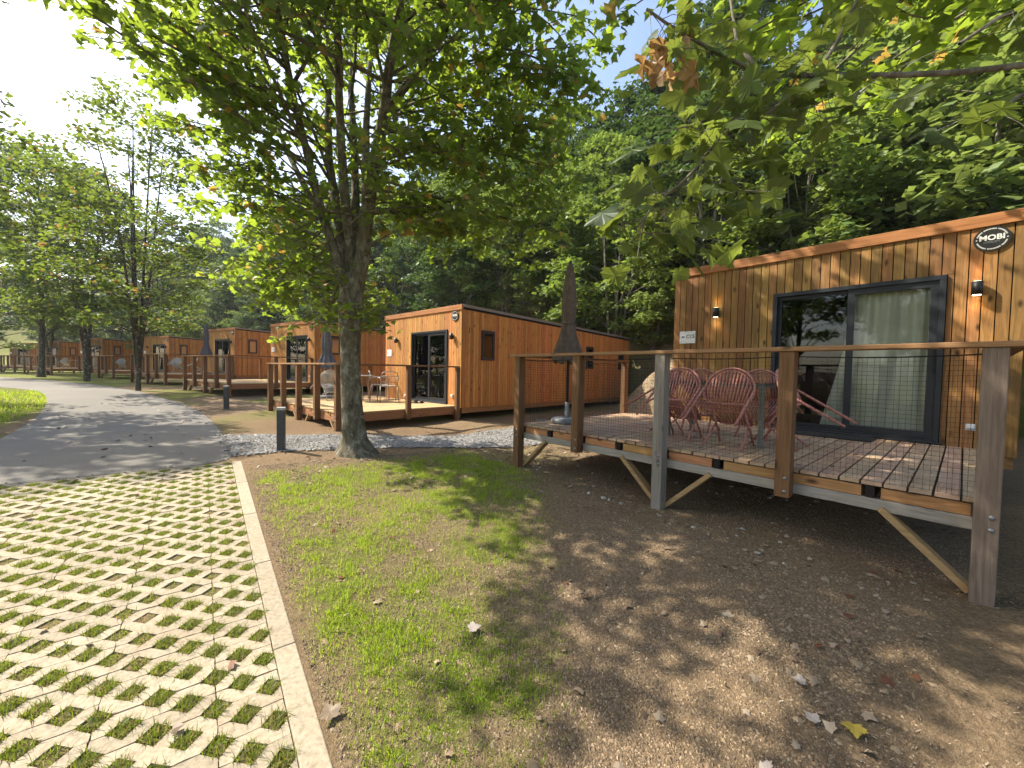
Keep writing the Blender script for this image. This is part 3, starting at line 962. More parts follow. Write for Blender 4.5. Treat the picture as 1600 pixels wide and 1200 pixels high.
    i_.box(0.12, CW - 0.12, 3.2, 3.28, -0.005, 2.36); i_.box(0.12, CW - 0.12, 0.12, 3.2, 2.37, 2.40)
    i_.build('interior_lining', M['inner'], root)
    # sliding door
    d = MB(); fw = 0.055
    d.box(DX0 + 0.002, DX1 - 0.002, -0.03, 0.118, DZ1 - fw, DZ1 - 0.002)
    d.box(DX0 + 0.002, DX1 - 0.002, -0.03, 0.118, 0.006, 0.055)
    d.box(DX0 + 0.002, DX0 + fw, -0.03, 0.118, 0.055, DZ1 - fw)
    d.box(DX1 - fw, DX1 - 0.002, -0.03, 0.118, 0.055, DZ1 - fw)
    d.box(DX0 - 0.03, DX1 + 0.03, -0.085, -0.031, 0.006, 0.03)
    door = d.build('sliding_door', M['alu'], root, bevel=0.003)
    mid = (DX0 + DX1) / 2 + 0.02
    for (x0, x1, y, sw, thick) in ((DX0 + fw, mid + 0.03, 0.06, 0.045, 0.035), (mid - 0.035, DX1 - fw, 0.012, 0.075, 0.035)):
        s = MB(); z0, z1 = 0.056, DZ1 - fw - 0.001
        s.box(x0, x1, y - thick / 2, y + thick / 2, z0, z0 + sw + 0.01); s.box(x0, x1, y - thick / 2, y + thick / 2, z1 - sw, z1)
        s.box(x0, x0 + sw, y - thick / 2, y + thick / 2, z0 + sw + 0.01, z1 - sw); s.box(x1 - sw, x1, y - thick / 2, y + thick / 2, z0 + sw + 0.01, z1 - sw)
        so = s.build('door_leaf', M['alu'], root, bevel=0.003)
        g = MB(); g.box(x0 + sw - 0.005, x1 - sw + 0.005, y - 0.004, y + 0.004, z0 + sw, z1 - sw + 0.005)
        g.build('pane', M['glass'], so)
        if x1 > mid + 0.1:
            h = MB(); h.box(x1 - 0.05, x1 - 0.025, y - 0.05, y - thick / 2, 0.85, 1.15); h.build('handle', M['black'], so)
    c = MB()
    nx, nz = 60, 14
    vv = []
    for k in range(nz + 1):
        z = 0.02 + 1.95 * k / nz
        xl = 2.40 - 0.30 * max(0, 1 - z / 1.5) ** 1.3
        for i in range(nx + 1):
            x = xl + (3.24 - xl) * i / nx
            vv.append((x, 0.150 + 0.018 * sin(i * 0.72) + 0.012 * sin(i * 0.31 + 1.0), z))
    c.add(vv, [(k * (nx + 1) + i, k * (nx + 1) + i + 1, (k + 1) * (nx + 1) + i + 1, (k + 1) * (nx + 1) + i) for k in range(nz) for i in range(nx)], True)
    c.build('curtain', M['curtain'], root)
    # side windows
    for (y0, y1, z0, z1) in ((0.68, 1.15, 1.20, 2.0), (5.75, 6.2, 1.05, 1.85), (8.1, 8.5, 1.05, 1.75)):
        q = MB(); X = CW; fb = 0.075
        q.box(X + 0.002, X + 0.045, y0, y1, z1 - fb, z1); q.box(X + 0.002, X + 0.045, y0, y1, z0, z0 + fb)
        q.box(X + 0.002, X + 0.045, y0, y0 + fb, z0 + fb, z1 - fb); q.box(X + 0.002, X + 0.045, y1 - fb, y1, z0 + fb, z1 - fb)
        wo = q.build('window', M['alu'], root, bevel=0.003)
        g = MB(); g.box(X + 0.018, X + 0.022, y0 + fb, y1 - fb, z0 + fb, z1 - fb); g.build('pane', M['glass'], wo)
        g = MB(); g.box(X + 0.003, X + 0.010, y0 + fb, y1 - fb, z0 + fb, z1 - fb - 0.07); g.build('blind', M['blind'], wo)
    # wall lights
    for x in (0.74, 3.53):
        q = MB(); z0, z1 = 1.725, 1.875
        q.tube([(x, -0.065, z0), (x, -0.065, z1)], 0.045, 20)
        q.box(x - 0.02, x + 0.02, -0.03, -0.002, z0 + 0.04, z1 - 0.04)
        lo = q.build('wall_light', M['black'], root)
        for za, zb in ((z0 - 0.003, z0 - 0.0005), (z1 + 0.0005, z1 + 0.003)):
            e = MB(); e.tube([(x, -0.065, za), (x, -0.065, zb)], 0.034, 16); e.build('lamp_lens', M['lamp'], lo)
    # number sign
    q = MB(); q.box(0.117, 0.392, -0.012, -0.002, 1.315, 1.525)
    sg = q.build('number_sign', M['white'], root, bevel=0.004)
    q = MB()
    for k, (cx, cz, r_) in enumerate(((0.175, 1.428, 0.030), (0.198, 1.428, 0.020))):
        q.prism([(cx - r_, cz), (cx, cz - r_ * 0.65), (cx + r_, cz), (cx, cz + r_ * 0.65)], -0.0155 - 0.001 * k, -0.0121)
    q.build('emblem', M['grey_logo'], sg)
    # round badge
    bx, bz, br = 3.616, 2.335, 0.135
    q = MB(); q.prism([(bx + br * cos(a), bz + br * sin(a)) for a in np.linspace(0, 2 * pi, 41)[:-1]], -0.02, -0.002)
    bd = q.build('round_badge', M['badge'], root)
    for a0, a1 in ((0.22, 2.92), (3.36, 6.06)):
        q = MB()
        nd = 30
        for k in range(nd):
            if (k * 7) % 11 == 0: continue
            a = a0 + (a1 - a0) * k / nd; da = (a1 - a0) / nd * 0.62
            q.prism([(bx + r_ * cos(w_), bz + r_ * sin(w_)) for r_, w_ in ((0.104, a), (0.116, a), (0.116, a + da), (0.104, a + da))], -0.0225, -0.0201)
        q.build('badge_ring_print', M['badge_txt'], bd)
    for s in (-1, 1):
        q = MB(); q.prism([(bx + s * 0.11 + 0.006 * cos(a), bz + 0.006 * sin(a)) for a in np.linspace(0, 2 * pi, 9)[:-1]], -0.0225, -0.0201)
        q.build('badge_dot', M['badge_txt'], bd)
    text_part('badge_lettering', 'MOBI', 0.078, M['badge_txt'], bd, (bx, -0.0215, bz + 0.012), (pi / 2, 0, 0), 0.0012, 0.0022)
    text_part('badge_lettering', 'CONCEPT', 0.026, M['grey_logo'], bd, (bx, -0.0215, bz - 0.035), (pi / 2, 0, 0), 0.0012)
    # socket
    q = MB(); q.box(3.50, 3.58, -0.03, -0.002, 0.20, 0.28)
    so = q.build('wall_socket', M['socket'], root, bevel=0.008)
    q = MB(); q.box(3.508, 3.572, -0.046, -0.0305, 0.222, 0.276); q.build('socket_cover', M['white'], so, bevel=0.006)
    return root

CABIN_LABELS = [
    'nearest timber cabin with the number sign C15 and wide sliding door',
    'timber cabin in full sun behind the big tree, small window in its side',
    'timber cabin showing just left of the big tree trunk, with a blue grey curtained door',
    'timber cabin with the slate parasol in front of its side wall',
    'sunlit narrow cabin front just right of the forked middle tree by the lane',
    'brown cabin between the forked tree and the dark slanting trunk by the lane',
    'shaded brown cabin right of the far left leaning trunk',
    'farthest brown cabin, leftmost in the row']
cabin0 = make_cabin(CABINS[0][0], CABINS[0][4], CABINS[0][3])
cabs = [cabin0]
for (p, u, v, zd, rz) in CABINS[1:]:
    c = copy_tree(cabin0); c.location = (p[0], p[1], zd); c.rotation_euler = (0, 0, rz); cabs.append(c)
for c in cabs[1:5]:       # sunlit cabins get lighter, more orange boards, sunshine put into the colour
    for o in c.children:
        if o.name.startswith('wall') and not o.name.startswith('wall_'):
            for i, m_ in ((0, 'clad_sunlit'), (2, 'clad_sunlit_side')):
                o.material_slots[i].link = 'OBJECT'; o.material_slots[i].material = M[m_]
for c in cabs[1:]:       # only the near cabin has its wall lights on
    for o in c.children_recursive:
        if o.name.startswith('lamp_lens'):
            o.data = o.data.copy(); o.data.materials.clear(); o.data.materials.append(M['trim'])
for c, lab in zip(cabs, CABIN_LABELS): tag(c, lab, 'cabin', 'timber cabins in a row')
sign0 = [o for o in cabin0.children if o.name.startswith('number_sign')][0]
text_part('sign_lettering', 'C15', 0.088, M['grey_txt'], sign0, (0.307, -0.0135, 1.432), (pi / 2, 0, 0), 0.001, 0.0015)
# the near cabin's wall lights are on
def spot(parent, loc, down, e):
    l = bpy.data.lights.new('wall_light_bulb', 'SPOT'); l.energy = e; l.spot_size = RAD(95); l.spot_blend = 0.9
    l.color = (1.0, 0.50, 0.14); l.shadow_soft_size = 0.02
    o = bpy.data.objects.new('wall_light_bulb', l); COL.objects.link(o)
    o.parent = parent; o.location = loc; o.rotation_euler = (0 if down else pi, 0, 0)
for lo in [o for o in cabin0.children if o.name.startswith('wall_light')]:
    x = 0.74 if lo.data.vertices[0].co.x < 2 else 3.53
    spot(lo, (x, -0.05, 1.715), True, 1.6); spot(lo, (x, -0.05, 1.885), False, 1.2)

# ------------------------------------------------------------------ decks (same local frame as their cabin)
def make_deck(p, rz, zd, x0, x1, dep, style, ground, tall=(0, 2, 4)):
    root = empty('timber_deck', (p[0], p[1], zd), rz)
    b = MB(); pit = 0.1285
    n = int(round((x1 - x0) / pit)); pit = (x1 - x0) / n
    for i in range(n):
        dz = rng.uniform(-0.002, 0.001); gap = rng.uniform(0.005, 0.008)
        b.box(x0 + i * pit + gap, x0 + (i + 1) * pit - gap, -dep + rng.uniform(-0.003, 0.003), -0.012, -0.028 + dz, dz)
    b.build('deck_boards', M['deck'] if style == 0 else M['deck_new'], root)
    j = MB()
    nj = 9
    for i in range(nj):
        x = x0 + 0.03 + (x1 - x0 - 0.06) * i / (nj - 1)
        j.box(x - 0.025, x + 0.025, -dep + 0.01, -0.02, -0.125, -0.0295)
    j.build('joists', M['backing'] if style == 0 else M['beam'], root)
    k = MB()
    for i in range(nj - 1):
        xa = x0 + 0.03 + (x1 - x0 - 0.06) * i / (nj - 1) + 0.06; xb = x0 + 0.03 + (x1 - x0 - 0.06) * (i + 1) / (nj - 1) - 0.05
        k.box(xa, xb, -dep + 0.012 + rng.uniform(0, 0.006), -dep + 0.055, -0.124, -0.04)
    k.build('blocking', M['block'], root, bevel=0.004)
    f = MB(); f.box(x0 - 0.01, x1 + 0.01, -dep + 0.005, -dep + 0.06, -0.212, -0.1265)
    f.build('front_beam', M['beam_grey'] if style == 0 else M['beam'], root, bevel=0.005)
    for x in (x0, x1):
        s = MB(); xa, xb = (x - 0.012, x + 0.03) if x == x0 else (x - 0.03, x + 0.012)
        s.box(xa, xb, -dep + 0.062, -0.03, -0.21, -0.034); s.build('side_beam', M['beam'], root, bevel=0.004)
    s = MB(); s.box(x0 + 0.05, x1 - 0.05, -0.10, -0.05, -0.26, -0.127); s.build('rear_beam', M['beam'], root)
    # posts
    y = -dep
    def post(x, y0, y1, low, mat, w=0.11):
        q = MB(); q.box(x - w / 2, x + w / 2, y0, y1, low, 0.985); q.build('post', mat, root, bevel=0.006)
    R = Matrix.Rotation(rz, 3, 'Z')
    def floor(x, y_):
        q = R @ Vector((x, y_, 0)); return G(p[0] + q.x, p[1] + q.y) - zd
    for i in range(5):
        x = x0 + (x1 - x0) * i / 4
        x += 0.0 if 0 < i < 4 else (0.02 if i == 0 else -0.02)
        t = i in tall
        mat = M['post']
        if style == 0 and i in (2,): mat = M['post_grey']
        if style == 0 and i == 4: mat = M['post_taupe']
        post(x, y - 0.115, y + 0.004, floor(x, y) - 0.1 if t else -0.235, mat)
        for zz in ((-0.07, -0.18) if not t else (-0.08, -0.16)):
            bo = MB(); bo.lathe([(0.0, 0.0), (0.014, 0.0), (0.014, 0.006), (0.0, 0.010)], 10)
            o = bo.build('bolt', M['trim'], root); o.rotation_euler = (pi / 2, 0, 0); o.location = (x + 0.02, y - 0.1155, zz)
        if t:
            for s in ((-1, 1) if 0 < i < 4 else ((1,) if i == 0 else (-1,))):
                br = MB(); br.bar((x + s * 0.05, y + 0.03 - 0.0, -0.62), (x + s * 0.50, y + 0.03, -0.19), 0.045, 0.10, (0, 1, 0))
                br.build('brace', M['brace'], root, bevel=0.004)
    sides = []
    for sx in (x0 + 0.0, x1 - 0.0):
        sg = -1 if sx < 1 else 1
        for yy, t in ((-dep / 2, False), (-0.10, True)):
            if style == 0 and sg > 0: continue
            q = MB(); xa, xb = (sx - 0.11, sx - 0.013) if sg < 0 else (sx + 0.013, sx + 0.11)
            q.box(xa, xb, yy - 0.055, yy + 0.055, floor(sx, yy) - 0.1 if t else -0.23, 0.985)
            q.build('post', M['post'], root, bevel=0.006)
        sides.append((sx + sg * 0.05, sg))
    r = MB(); r.box(x0 - 0.13, x1 + 0.13, y - 0.13, y + 0.012, 0.9855, 1.022); r.build('handrail', M['rail'], root, bevel=0.006)
    for sx, sg in sides:
        r = MB(); r.box(sx - 0.065, sx + 0.065, y + 0.014, -0.06, 0.9855, 1.022)
        # side rails are turned so that the grain follows them
        r.build('handrail', M['post'], root, bevel=0.006)
    # netting
    if style == 0:
        def net(name, a, b_, ax):
            q = MB(); st = 0.035; L = b_ - a; nV = int(L / st); top, bot = 0.955, -0.03
            th = 0.0011
            def sag(s): return 0.035 * (4 * ((s * 4) % 1 - 0.5) ** 2 - 1) * 0.5 - 0.006
            for i in range(nV + 1):
                s = a + L * i / nV
                zt = top + sag(i / nV)
                wob = 0.006 * sin(i * 0.9) + 0.004 * sin(i * 2.3)
                pts = [(s + wob, yy, zz) for yy, zz in ((0.012, zt), (0.016, zt * 0.6), (0.010, bot))]
                pts = [(q_[0], y + q_[1], q_[2]) if ax == 'x' else (ax, q_[0], q_[2]) for q_ in pts]
                q.tube(pts, th, 3, False)
            nH = int((top - bot) / st)
            for k in range(1, nH + 1):
                pts = []
                for i in range(25):
                    s = a + L * i / 24
                    zt = top + sag(i / 24)
                    zz = bot + (zt - bot) * k / nH + 0.004 * sin(i * 1.7 + k)
                    pts.append((s, y + 0.013, zz) if ax == 'x' else (ax, s, zz))
                q.tube(pts, th, 3, False)
            pts = [((a + L * i / 48), y + 0.012, top + sag(i / 48)) if ax == 'x' else (ax, a + L * i / 48, top + sag(i / 48)) for i in range(49)]
            q.tube(pts, 0.005, 5, False)
            pts = [((a + L * i / 8), y + 0.010, bot) if ax == 'x' else (ax, a + L * i / 8, bot) for i in range(9)]
            q.tube(pts, 0.005, 5, False)
            q.build('netting', M['net'], root)
        net('front', x0 + 0.03, x1 - 0.03, 'x')
        net('side', -dep + 0.03, -0.15, x0 + 0.002)
    return root

p, u, v, zd, rz = CABINS[0]
deck0 = tag(make_deck(p, rz, zd, -0.86, 3.62, 2.90, 0, 0.2), 'near wooden deck of cabin C15 with netting under its handrail', 'deck', 'timber decks in front of the cabins')
p, u, v, zd, rz = CABINS[1]
deck1 = tag(make_deck(p, rz, zd, -0.78, 3.80, 3.05, 1, 0.3), 'sunlit orange wooden deck behind the big tree trunk', 'deck', 'timber decks in front of the cabins')
DECK_LABELS = ['wooden deck with empty handrail left of the big trunk, behind the sunlit deck',
               'wooden deck with the slate parasol and pale green tilted chairs',
               'shaded wooden deck just right of the forked tree by the lane',
               'wooden deck between the forked tree and the dark slanting trunk',
               'far shaded deck right of the leftmost leaning trunk',
               'farthest wooden deck at the left edge of the photo']
decks = [deck0, deck1]
p, u, v, zd, rz = CABINS[2]
proto = make_deck(p, rz, zd, -0.78, 3.80, 3.0, 1, 0.3)
for i, lab in enumerate(DECK_LABELS):
    p, u, v, zd, rz = CABINS[2 + i]
    o = proto if i == 0 else copy_tree(proto)
    o.location = (p[0], p[1], zd); o.rotation_euler = (0, 0, rz)
    tag(o, lab, 'deck', 'timber decks in front of the cabins')
    decks.append(o)

def on_deck(i, x, y, z=0.0, turn=0.0):
    p, u, v, zd, rz = CABINS[i]
    return (p[0] + u[0] * x + v[0] * y, p[1] + u[1] * x + v[1] * y, zd + z), rz + turn

# ------------------------------------------------------------------ cane chairs tipped forward against a table (facing +y, feet at z = 0)
def make_cane_chair(mat, root_name='cane_chair'):
    root = empty(root_name)
    hoop = []
    for i in range(25):
        a = pi * i / 24
        x = 0.265 * cos(a)
        z = 0.66 + 0.255 * sin(a)
        hoop.append((x, 0.03 + 0.10 * sin(a), z))
    low = [(0.262, -0.005, 0.60), (0.235, -0.03, 0.545), (0.205, -0.045, 0.51)]
    pts = [(-q[0], q[1], q[2]) for q in low[::-1]]
    full = low[::-1] + hoop + [(-q[0], q[1], q[2]) for q in low]
    h = MB(); h.tube(full, 0.014, 8)
    inner = [(x * 0.86, y - 0.004, 0.66 + (z - 0.66) * 0.88) for x, y, z in hoop]
    h.tube(inner, 0.009, 6)
    h.tube([(-0.205, -0.045, 0.51), (0, -0.06, 0.505), (0.205, -0.045, 0.51)], 0.014, 8)
    bh = h.build('back_hoop', mat, root)
    s = MB()
    for i in range(13):
        t = (i - 6) / 6.0
        xt = t * 0.225; zt = 0.66 + 0.22 * math.sqrt(max(0, 1 - (t * 0.97) ** 2))
        s.tube([(t * 0.19, -0.048, 0.512), (xt * 0.95, -0.012, 0.62), (xt, 0.03 + 0.10 * (zt - 0.66) / 0.255, zt)], [0.0105] * 3, 6)
    s.build('back_slats', mat, root)
    c = MB()
    for i in range(12):
        t = (i - 5.5) / 5.5
        c.tube([(t * 0.20, -0.045, 0.507), (t * 0.19, 0.12, 0.40), (t * 0.165, 0.30, 0.25)], 0.009, 6)
    c.tube([(-0.18, 0.30, 0.25), (0, 0.315, 0.245), (0.18, 0.30, 0.25)], 0.014, 8)
    for x in (-0.205, 0.205): c.tube([(x, -0.045, 0.51), (x * 0.98, 0.12, 0.40), (x * 0.88, 0.30, 0.25)], 0.013, 8)
    c.tube([(-0.2, 0.10, 0.405), (0.2, 0.10, 0.405)], 0.012, 6)
    c.build('seat', mat, root)
    for x in (-1, 1):
        l = MB(); l.tube([(x * 0.268, 0.028, 0.68), (x * 0.272, -0.02, 0.645), (x * 0.268, -0.55, 0.33)], [0.013, 0.015, 0.014], 8)
        l.build('rear_leg', mat, root)
        l = MB(); l.tube([(x * 0.17, 0.24, 0.30), (x * 0.205, -0.14, 0.006)], 0.012, 8); l.build('leg', mat, root)
        l = MB(); l.tube([(x * 0.165, 0.04, 0.455), (x * 0.19, 0.36, 0.006)], 0.012, 8); l.build('leg', mat, root)
    return root
chair0 = make_cane_chair(M['cane'])
CH_SPOTS = [  # deck x, y, turn, label
    (1.80, -2.33, 0.03, 'terracotta cane chair tipped forward at the middle of the near table side, seen from behind'),
    (1.21, -2.26, 0.06, 'terracotta cane chair half behind the grey deck post, tipped onto the table'),
    (1.80, -1.16, pi - 0.1, 'terracotta cane chair on the far side of the table, nearest the glass door'),
    (1.05, -1.16, pi + 0.1, 'terracotta cane chair showing between two others on the far side of the table'),
    (2.24, -1.76, pi / 2 - 0.03, 'terracotta cane chair at the right table end with its rear legs pointing to the door'),
    (0.80, -1.72, -pi / 2, 'terracotta cane chair at the left table end, legs sticking out left of the grey post')]
for i, (x, y, tn, lab) in enumerate(CH_SPOTS):
    o = chair0 if i == 0 else copy_tree(chair0)
    o.location, r_ = on_deck(0, x, y, 0.0, tn); o.rotation_euler = (0, 0, r_)
    o.scale = (0.93, 0.93, 0.93)
    tag(o, lab, 'chair', 'cane chairs tipped against the glass table')

def make_table(i, x0, x1, y0, y1, h, leg_mat, top_mat, name, lab, glass=True):
    loc, r_ = on_deck(i, (x0 + x1) / 2, (y0 + y1) / 2)
    t = empty(name, loc, r_)
    a, b = (x1 - x0) / 2, (y1 - y0) / 2
    q = MB(); q.box(-a, a, -b, b, h - 0.010, h); q.build('table_top', top_mat, t, bevel=0.003)
    f = MB()
    for yy in (-b + 0.05, b - 0.05): f.box(-a + 0.07, a - 0.07, yy - 0.015, yy + 0.015, h - 0.05, h - 0.011)
    for xx in (-a + 0.05, a - 0.05): f.box(xx - 0.015, xx + 0.015, -b + 0.07, b - 0.07, h - 0.05, h - 0.011)
    f.build('frame', leg_mat, t, bevel=0.003)
    for sx in (-1, 1):
        for sy in (-1, 1):
            l = MB(); l.box(sx * (a - 0.05) - 0.022, sx * (a - 0.05) + 0.022, sy * (b - 0.05) - 0.022, sy * (b - 0.05) + 0.022, 0, h - 0.0105)
            l.build('leg', leg_mat, t, bevel=0.003)
    return tag(t, lab, 'table')
make_table(0, 0.96, 2.10, -2.12, -1.36, 0.70, M['table_metal'], M['tglass'], 'glass_table', 'glass topped table with grey metal legs between the cane chairs')

def make_parasol(i, x, y, mat, z0, z1, base_r, lab, lean=0.0, bulge=0.20):
    loc, r_ = on_deck(i, x, y)
    t = empty('closed_parasol', loc, r_)
    c = MB(); nz, nr = 26, 48
    vv = []
    for k in range(nz + 1):
        s = k / nz
        z = z0 + (z1 - z0) * s
        R_ = np.interp(s, [0, 0.10, 0.28, 0.40, 0.46, 0.60, 0.85, 0.96, 1.0], [bulge, bulge * 0.92, bulge * 0.55, bulge * 0.42, bulge * 0.46, bulge * 0.50, bulge * 0.36, bulge * 0.24, 0.02])
        for j in range(nr):
            a = 2 * pi * j / nr
            fold = 1 + (0.20 * cos(a * 8 + 0.5 * sin(3 * s)) + 0.09 * cos(a * 5 + 2 + s)) * (1 - 0.5 * s)
            rr = R_ * fold
            vv.append((rr * cos(a) + lean * (1 - s), rr * sin(a), z + (0.03 * cos(8 * a) if k == 0 else 0)))
    c.add(vv, [(k * nr + j, k * nr + (j + 1) % nr, (k + 1) * nr + (j + 1) % nr, (k + 1) * nr + j) for k in range(nz) for j in range(nr)], True)
    c.add([vv[nz * nr + j] for j in range(nr)], [tuple(range(nr))])
    cn = c.build('canopy', mat, t)
    s = MB(); zb = z0 + (z1 - z0) * 0.40
    ring = [(bulge * 0.47 * cos(a) + lean * 0.6, bulge * 0.47 * sin(a), zb) for a in np.linspace(0, 2 * pi, 25)[:-1]]
    s.tube(ring, 0.012, 6, False, True); s.build('tie_strap', mat, cn)
    q = MB(); q.tube([(0, 0, 0.08), (0, 0, z1 + 0.04)], 0.022, 12); q.build('pole', M['pole'], t)
    q = MB(); q.lathe([(0, 0.0), (base_r, 0.0), (base_r, 0.05), (base_r * 0.92, 0.075), (0.06, 0.09), (0.035, 0.10), (0.035, 0.32), (0, 0.32)], 32)
    q.build('base', M['pbase'], t)
    return tag(t, lab, 'parasol', 'closed parasols on the decks')
make_parasol(0, -0.50, -2.28, M['canopy'], 0.92, 2.40, 0.24, 'tall closed taupe parasol at the left end of the near deck', -0.03, 0.205)
q = MB(); loc, r_ = on_deck(0, 2.35, -0.32)
q.box(-0.42, 0.42, -0.22, 0.22, 0.001, 0.016)
o = q.build('door_mat', M['mat'], None, bevel=0.004); o.location = loc; o.rotation_euler = (0, 0, r_)
tag(o, 'black mat on the near deck in front of the sliding door', 'door mat')

# ---- furniture on the sunlit deck
def make_armchair(mat, seat_mat, name='metal_armchair'):
    root = empty(name)
    s = MB(); s.box(-0.22, 0.22, -0.22, 0.22, 0.425, 0.45); s.build('seat', seat_mat, root, bevel=0.01)
    for sx in (-1, 1):
        l = MB(); l.tube([(sx * 0.25, 0.22, 0), (sx * 0.25, 0.20, 0.62), (sx * 0.25, 0.15, 0.665), (sx * 0.25, -0.16, 0.67), (sx * 0.23, -0.24, 0.62)], 0.013, 8)
        l.build('arm', mat, root)
        l = MB(); l.tube([(sx * 0.25, -0.32, 0), (sx * 0.23, -0.22, 0.44)], 0.013, 8); l.build('leg', mat, root)
    b = MB()
    pts = [(0.21, -0.22, 0.44), (0.235, -0.27, 0.66), (0.20, -0.315, 0.80), (0.10, -0.335, 0.845), (-0.10, -0.335, 0.845), (-0.20, -0.315, 0.80), (-0.235, -0.27, 0.66), (-0.21, -0.22, 0.44)]
    b.tube(pts, 0.013, 8)
    b.tube([(-0.22, -0.245, 0.55), (0, -0.27, 0.55), (0.22, -0.245, 0.55)], 0.010, 6)
    b.tube([(-0.225, -0.29, 0.72), (0, -0.315, 0.72), (0.225, -0.29, 0.72)], 0.010, 6)
    for i in range(7):
        x = -0.17 + 0.34 * i / 6
        b.tube([(x, -0.268, 0.55), (x, -0.31, 0.72)], 0.008, 6)
    b.build('backrest', mat, root)
    return root
a0 = make_armchair(M['chair_grey'], M['chair_grey'])
SUN_CH = [(1.70, -0.85, pi / 2 - 0.35, 'taupe metal armchair on the sunlit deck beside the cabin door'),
          (0.80, -0.60, -pi / 2 + 1.2, 'taupe armchair behind the round table, half hidden by the tree trunk')]
for i, (x, y, tn, lab) in enumerate(SUN_CH):
    o = a0 if i == 0 else copy_tree(a0)
    o.location, r_ = on_deck(1, x, y, 0, tn); o.rotation_euler = (0, 0, r_)
    tag(o, lab, 'chair', 'armchairs on the sunlit deck')
loc, r_ = on_deck(1, 1.12, -1.40)
t = tag(empty('round_table', loc, r_), 'round taupe table on the sunlit deck right of the trunk', 'table')
q = MB(); q.lathe([(0, 0.70), (0.40, 0.70), (0.41, 0.71), (0.40, 0.725), (0, 0.725)], 32); q.build('table_top', M['table_grey'], t)
for k in range(4):
    a = pi / 4 + k * pi / 2
    q = MB(); q.tube([(0.18 * cos(a), 0.18 * sin(a), 0.70), (0.30 * cos(a), 0.30 * sin(a), 0)], 0.014, 8); q.build('leg', M['table_grey'], t)
w0 = copy_tree(chair0)
def remat(o, mat):
    for ch in o.children_recursive:
        if ch.type == 'MESH':
            ch.data = ch.data.copy(); ch.data.materials.clear(); ch.data.materials.append(mat)
remat(w0, M['chair_white'])
WH = [(0.30, -1.95, -pi / 2 + 0.1, 'off white slatted chair tipped over, left of the trunk and nearest the front posts'),
      (0.30, -1.35, -pi / 2 - 0.1, 'off white slatted chair tipped over, behind the other one left of the trunk')]
for i, (x, y, tn, lab) in enumerate(WH):
    o = w0 if i == 0 else copy_tree(w0)
    o.name = 'slatted_chair'
    o.location, r_ = on_deck(1, x, y, 0, tn); o.rotation_euler = (0, 0, r_)
    tag(o, lab, 'chair', 'off white chairs tipped forward')
make_parasol(1, -0.40, -1.70, M['canopy_grey'], 0.9, 2.15, 0.24, 'closed slate parasol half hidden left of the big tree trunk', 0.05, 0.27)
q = MB(); q.lathe([(0, -0.11), (0.05, -0.098), (0.09, -0.063), (0.11, 0), (0.09, 0.063), (0.05, 0.098), (0, 0.11)], 20)
o = q.build('ball', M['pink'], None); o.location, _ = on_deck(1, 1.72, -0.25, 0.11)
tag(o, 'small pinkish ball on the sunlit deck by the door', 'ball')
for i, (x, y, tn, lab) in enumerate(((2.35, -0.40, 0.4, 'dark slipper on the sunlit deck, nearer the pinkish ball'), (2.62, -0.42, -0.3, 'dark slipper on the sunlit deck, farther from the pinkish ball'))):
    q = MB()
    sole = [(-0.045, -0.13), (0.045, -0.13), (0.05, 0.05), (0.03, 0.13), (-0.03, 0.13), (-0.05, 0.05)]
    q.prism(sole, 0.0, 0.02, 'z')
    q.lathe([(0.05, 0.02), (0.048, 0.05), (0.03, 0.065), (0, 0.07)], 14, (0, 0.06, 0))
    o = q.build('slipper', M['slipper']); o.location, r_ = on_deck(1, x, y, 0.001, tn); o.rotation_euler = (0, 0, r_)
    tag(o, lab, 'slipper', 'pair of slippers by the door')

# ---- deck with the pale green chairs and farther decks
make_parasol(3, 2.7, -0.9, M['canopy_grey'], 1.0, 2.75, 0.26, 'closed slate parasol standing on the deck left of the big tree', 0.0, 0.25)
g0 = copy_tree(chair0); remat(g0, M['chair_pale'])
GR = [(3, 1.6, -1.9, 0.7, 'pale green chair tipped forward, left one in front of the slate parasol'), (3, 3.15, -1.6, -0.3, 'pale green chair tipped forward, right one beside the slate parasol'),
      (4, 1.6, -1.9, 0.8, 'pale chair tipped forward on the shaded deck right of the forked tree'),
      (5, 2.2, -1.8, 0.4, 'pale chair on the deck between the forked tree and the dark slanting trunk'),
      (6, 2.6, -1.7, 0.9, 'pale tipped chair on the far shaded deck right of the leftmost leaning trunk')]
for i, (ci, x, y, tn, lab) in enumerate(GR):
    o = g0 if i == 0 else copy_tree(g0)
    o.name = 'slatted_chair'
    o.location, r_ = on_deck(ci, x, y, 0, tn); o.rotation_euler = (0, 0, r_)
    tag(o, lab, 'chair', 'pale chairs on the far decks')
make_table(5, 2.3, 3.4, -1.6, -0.9, 0.70, M['chair_white'], M['chair_white'], 'white_table', 'small white table on the deck left of the forked tree')

# ------------------------------------------------------------------ bollards
def make_bollard(x, y, h, w, lab):
    t = empty('path_bollard', (x, y, G(x, y) - 0.02), RAD(20))
    q = MB(); q.box(-w / 2, w / 2, -w / 2, w / 2, 0, h - 0.04); q.build('column', M['bollard'], t, bevel=0.004)
    q = MB(); q.box(-w / 2 - 0.004, w / 2 + 0.004, -w / 2 - 0.004, w / 2 + 0.004, h - 0.039, h); q.build('cap', M['bollard_top'], t, bevel=0.004)
    q = MB(); q.box(-w / 2 - 0.03, w / 2 + 0.03, -w / 2 - 0.03, w / 2 + 0.03, 0, 0.028); q.build('foot_plate', M['bollard'], t)
    return tag(t, lab, 'bollard', 'anthracite bollards beside the lane')
make_bollard(-3.47, 5.96, 0.68, 0.105, 'anthracite bollard with pale top beside the gravel, left of the big trunk')
make_bollard(-8.0, 11.1, 0.68, 0.11, 'small dark bollard farther up the lane, in front of the slate parasol')

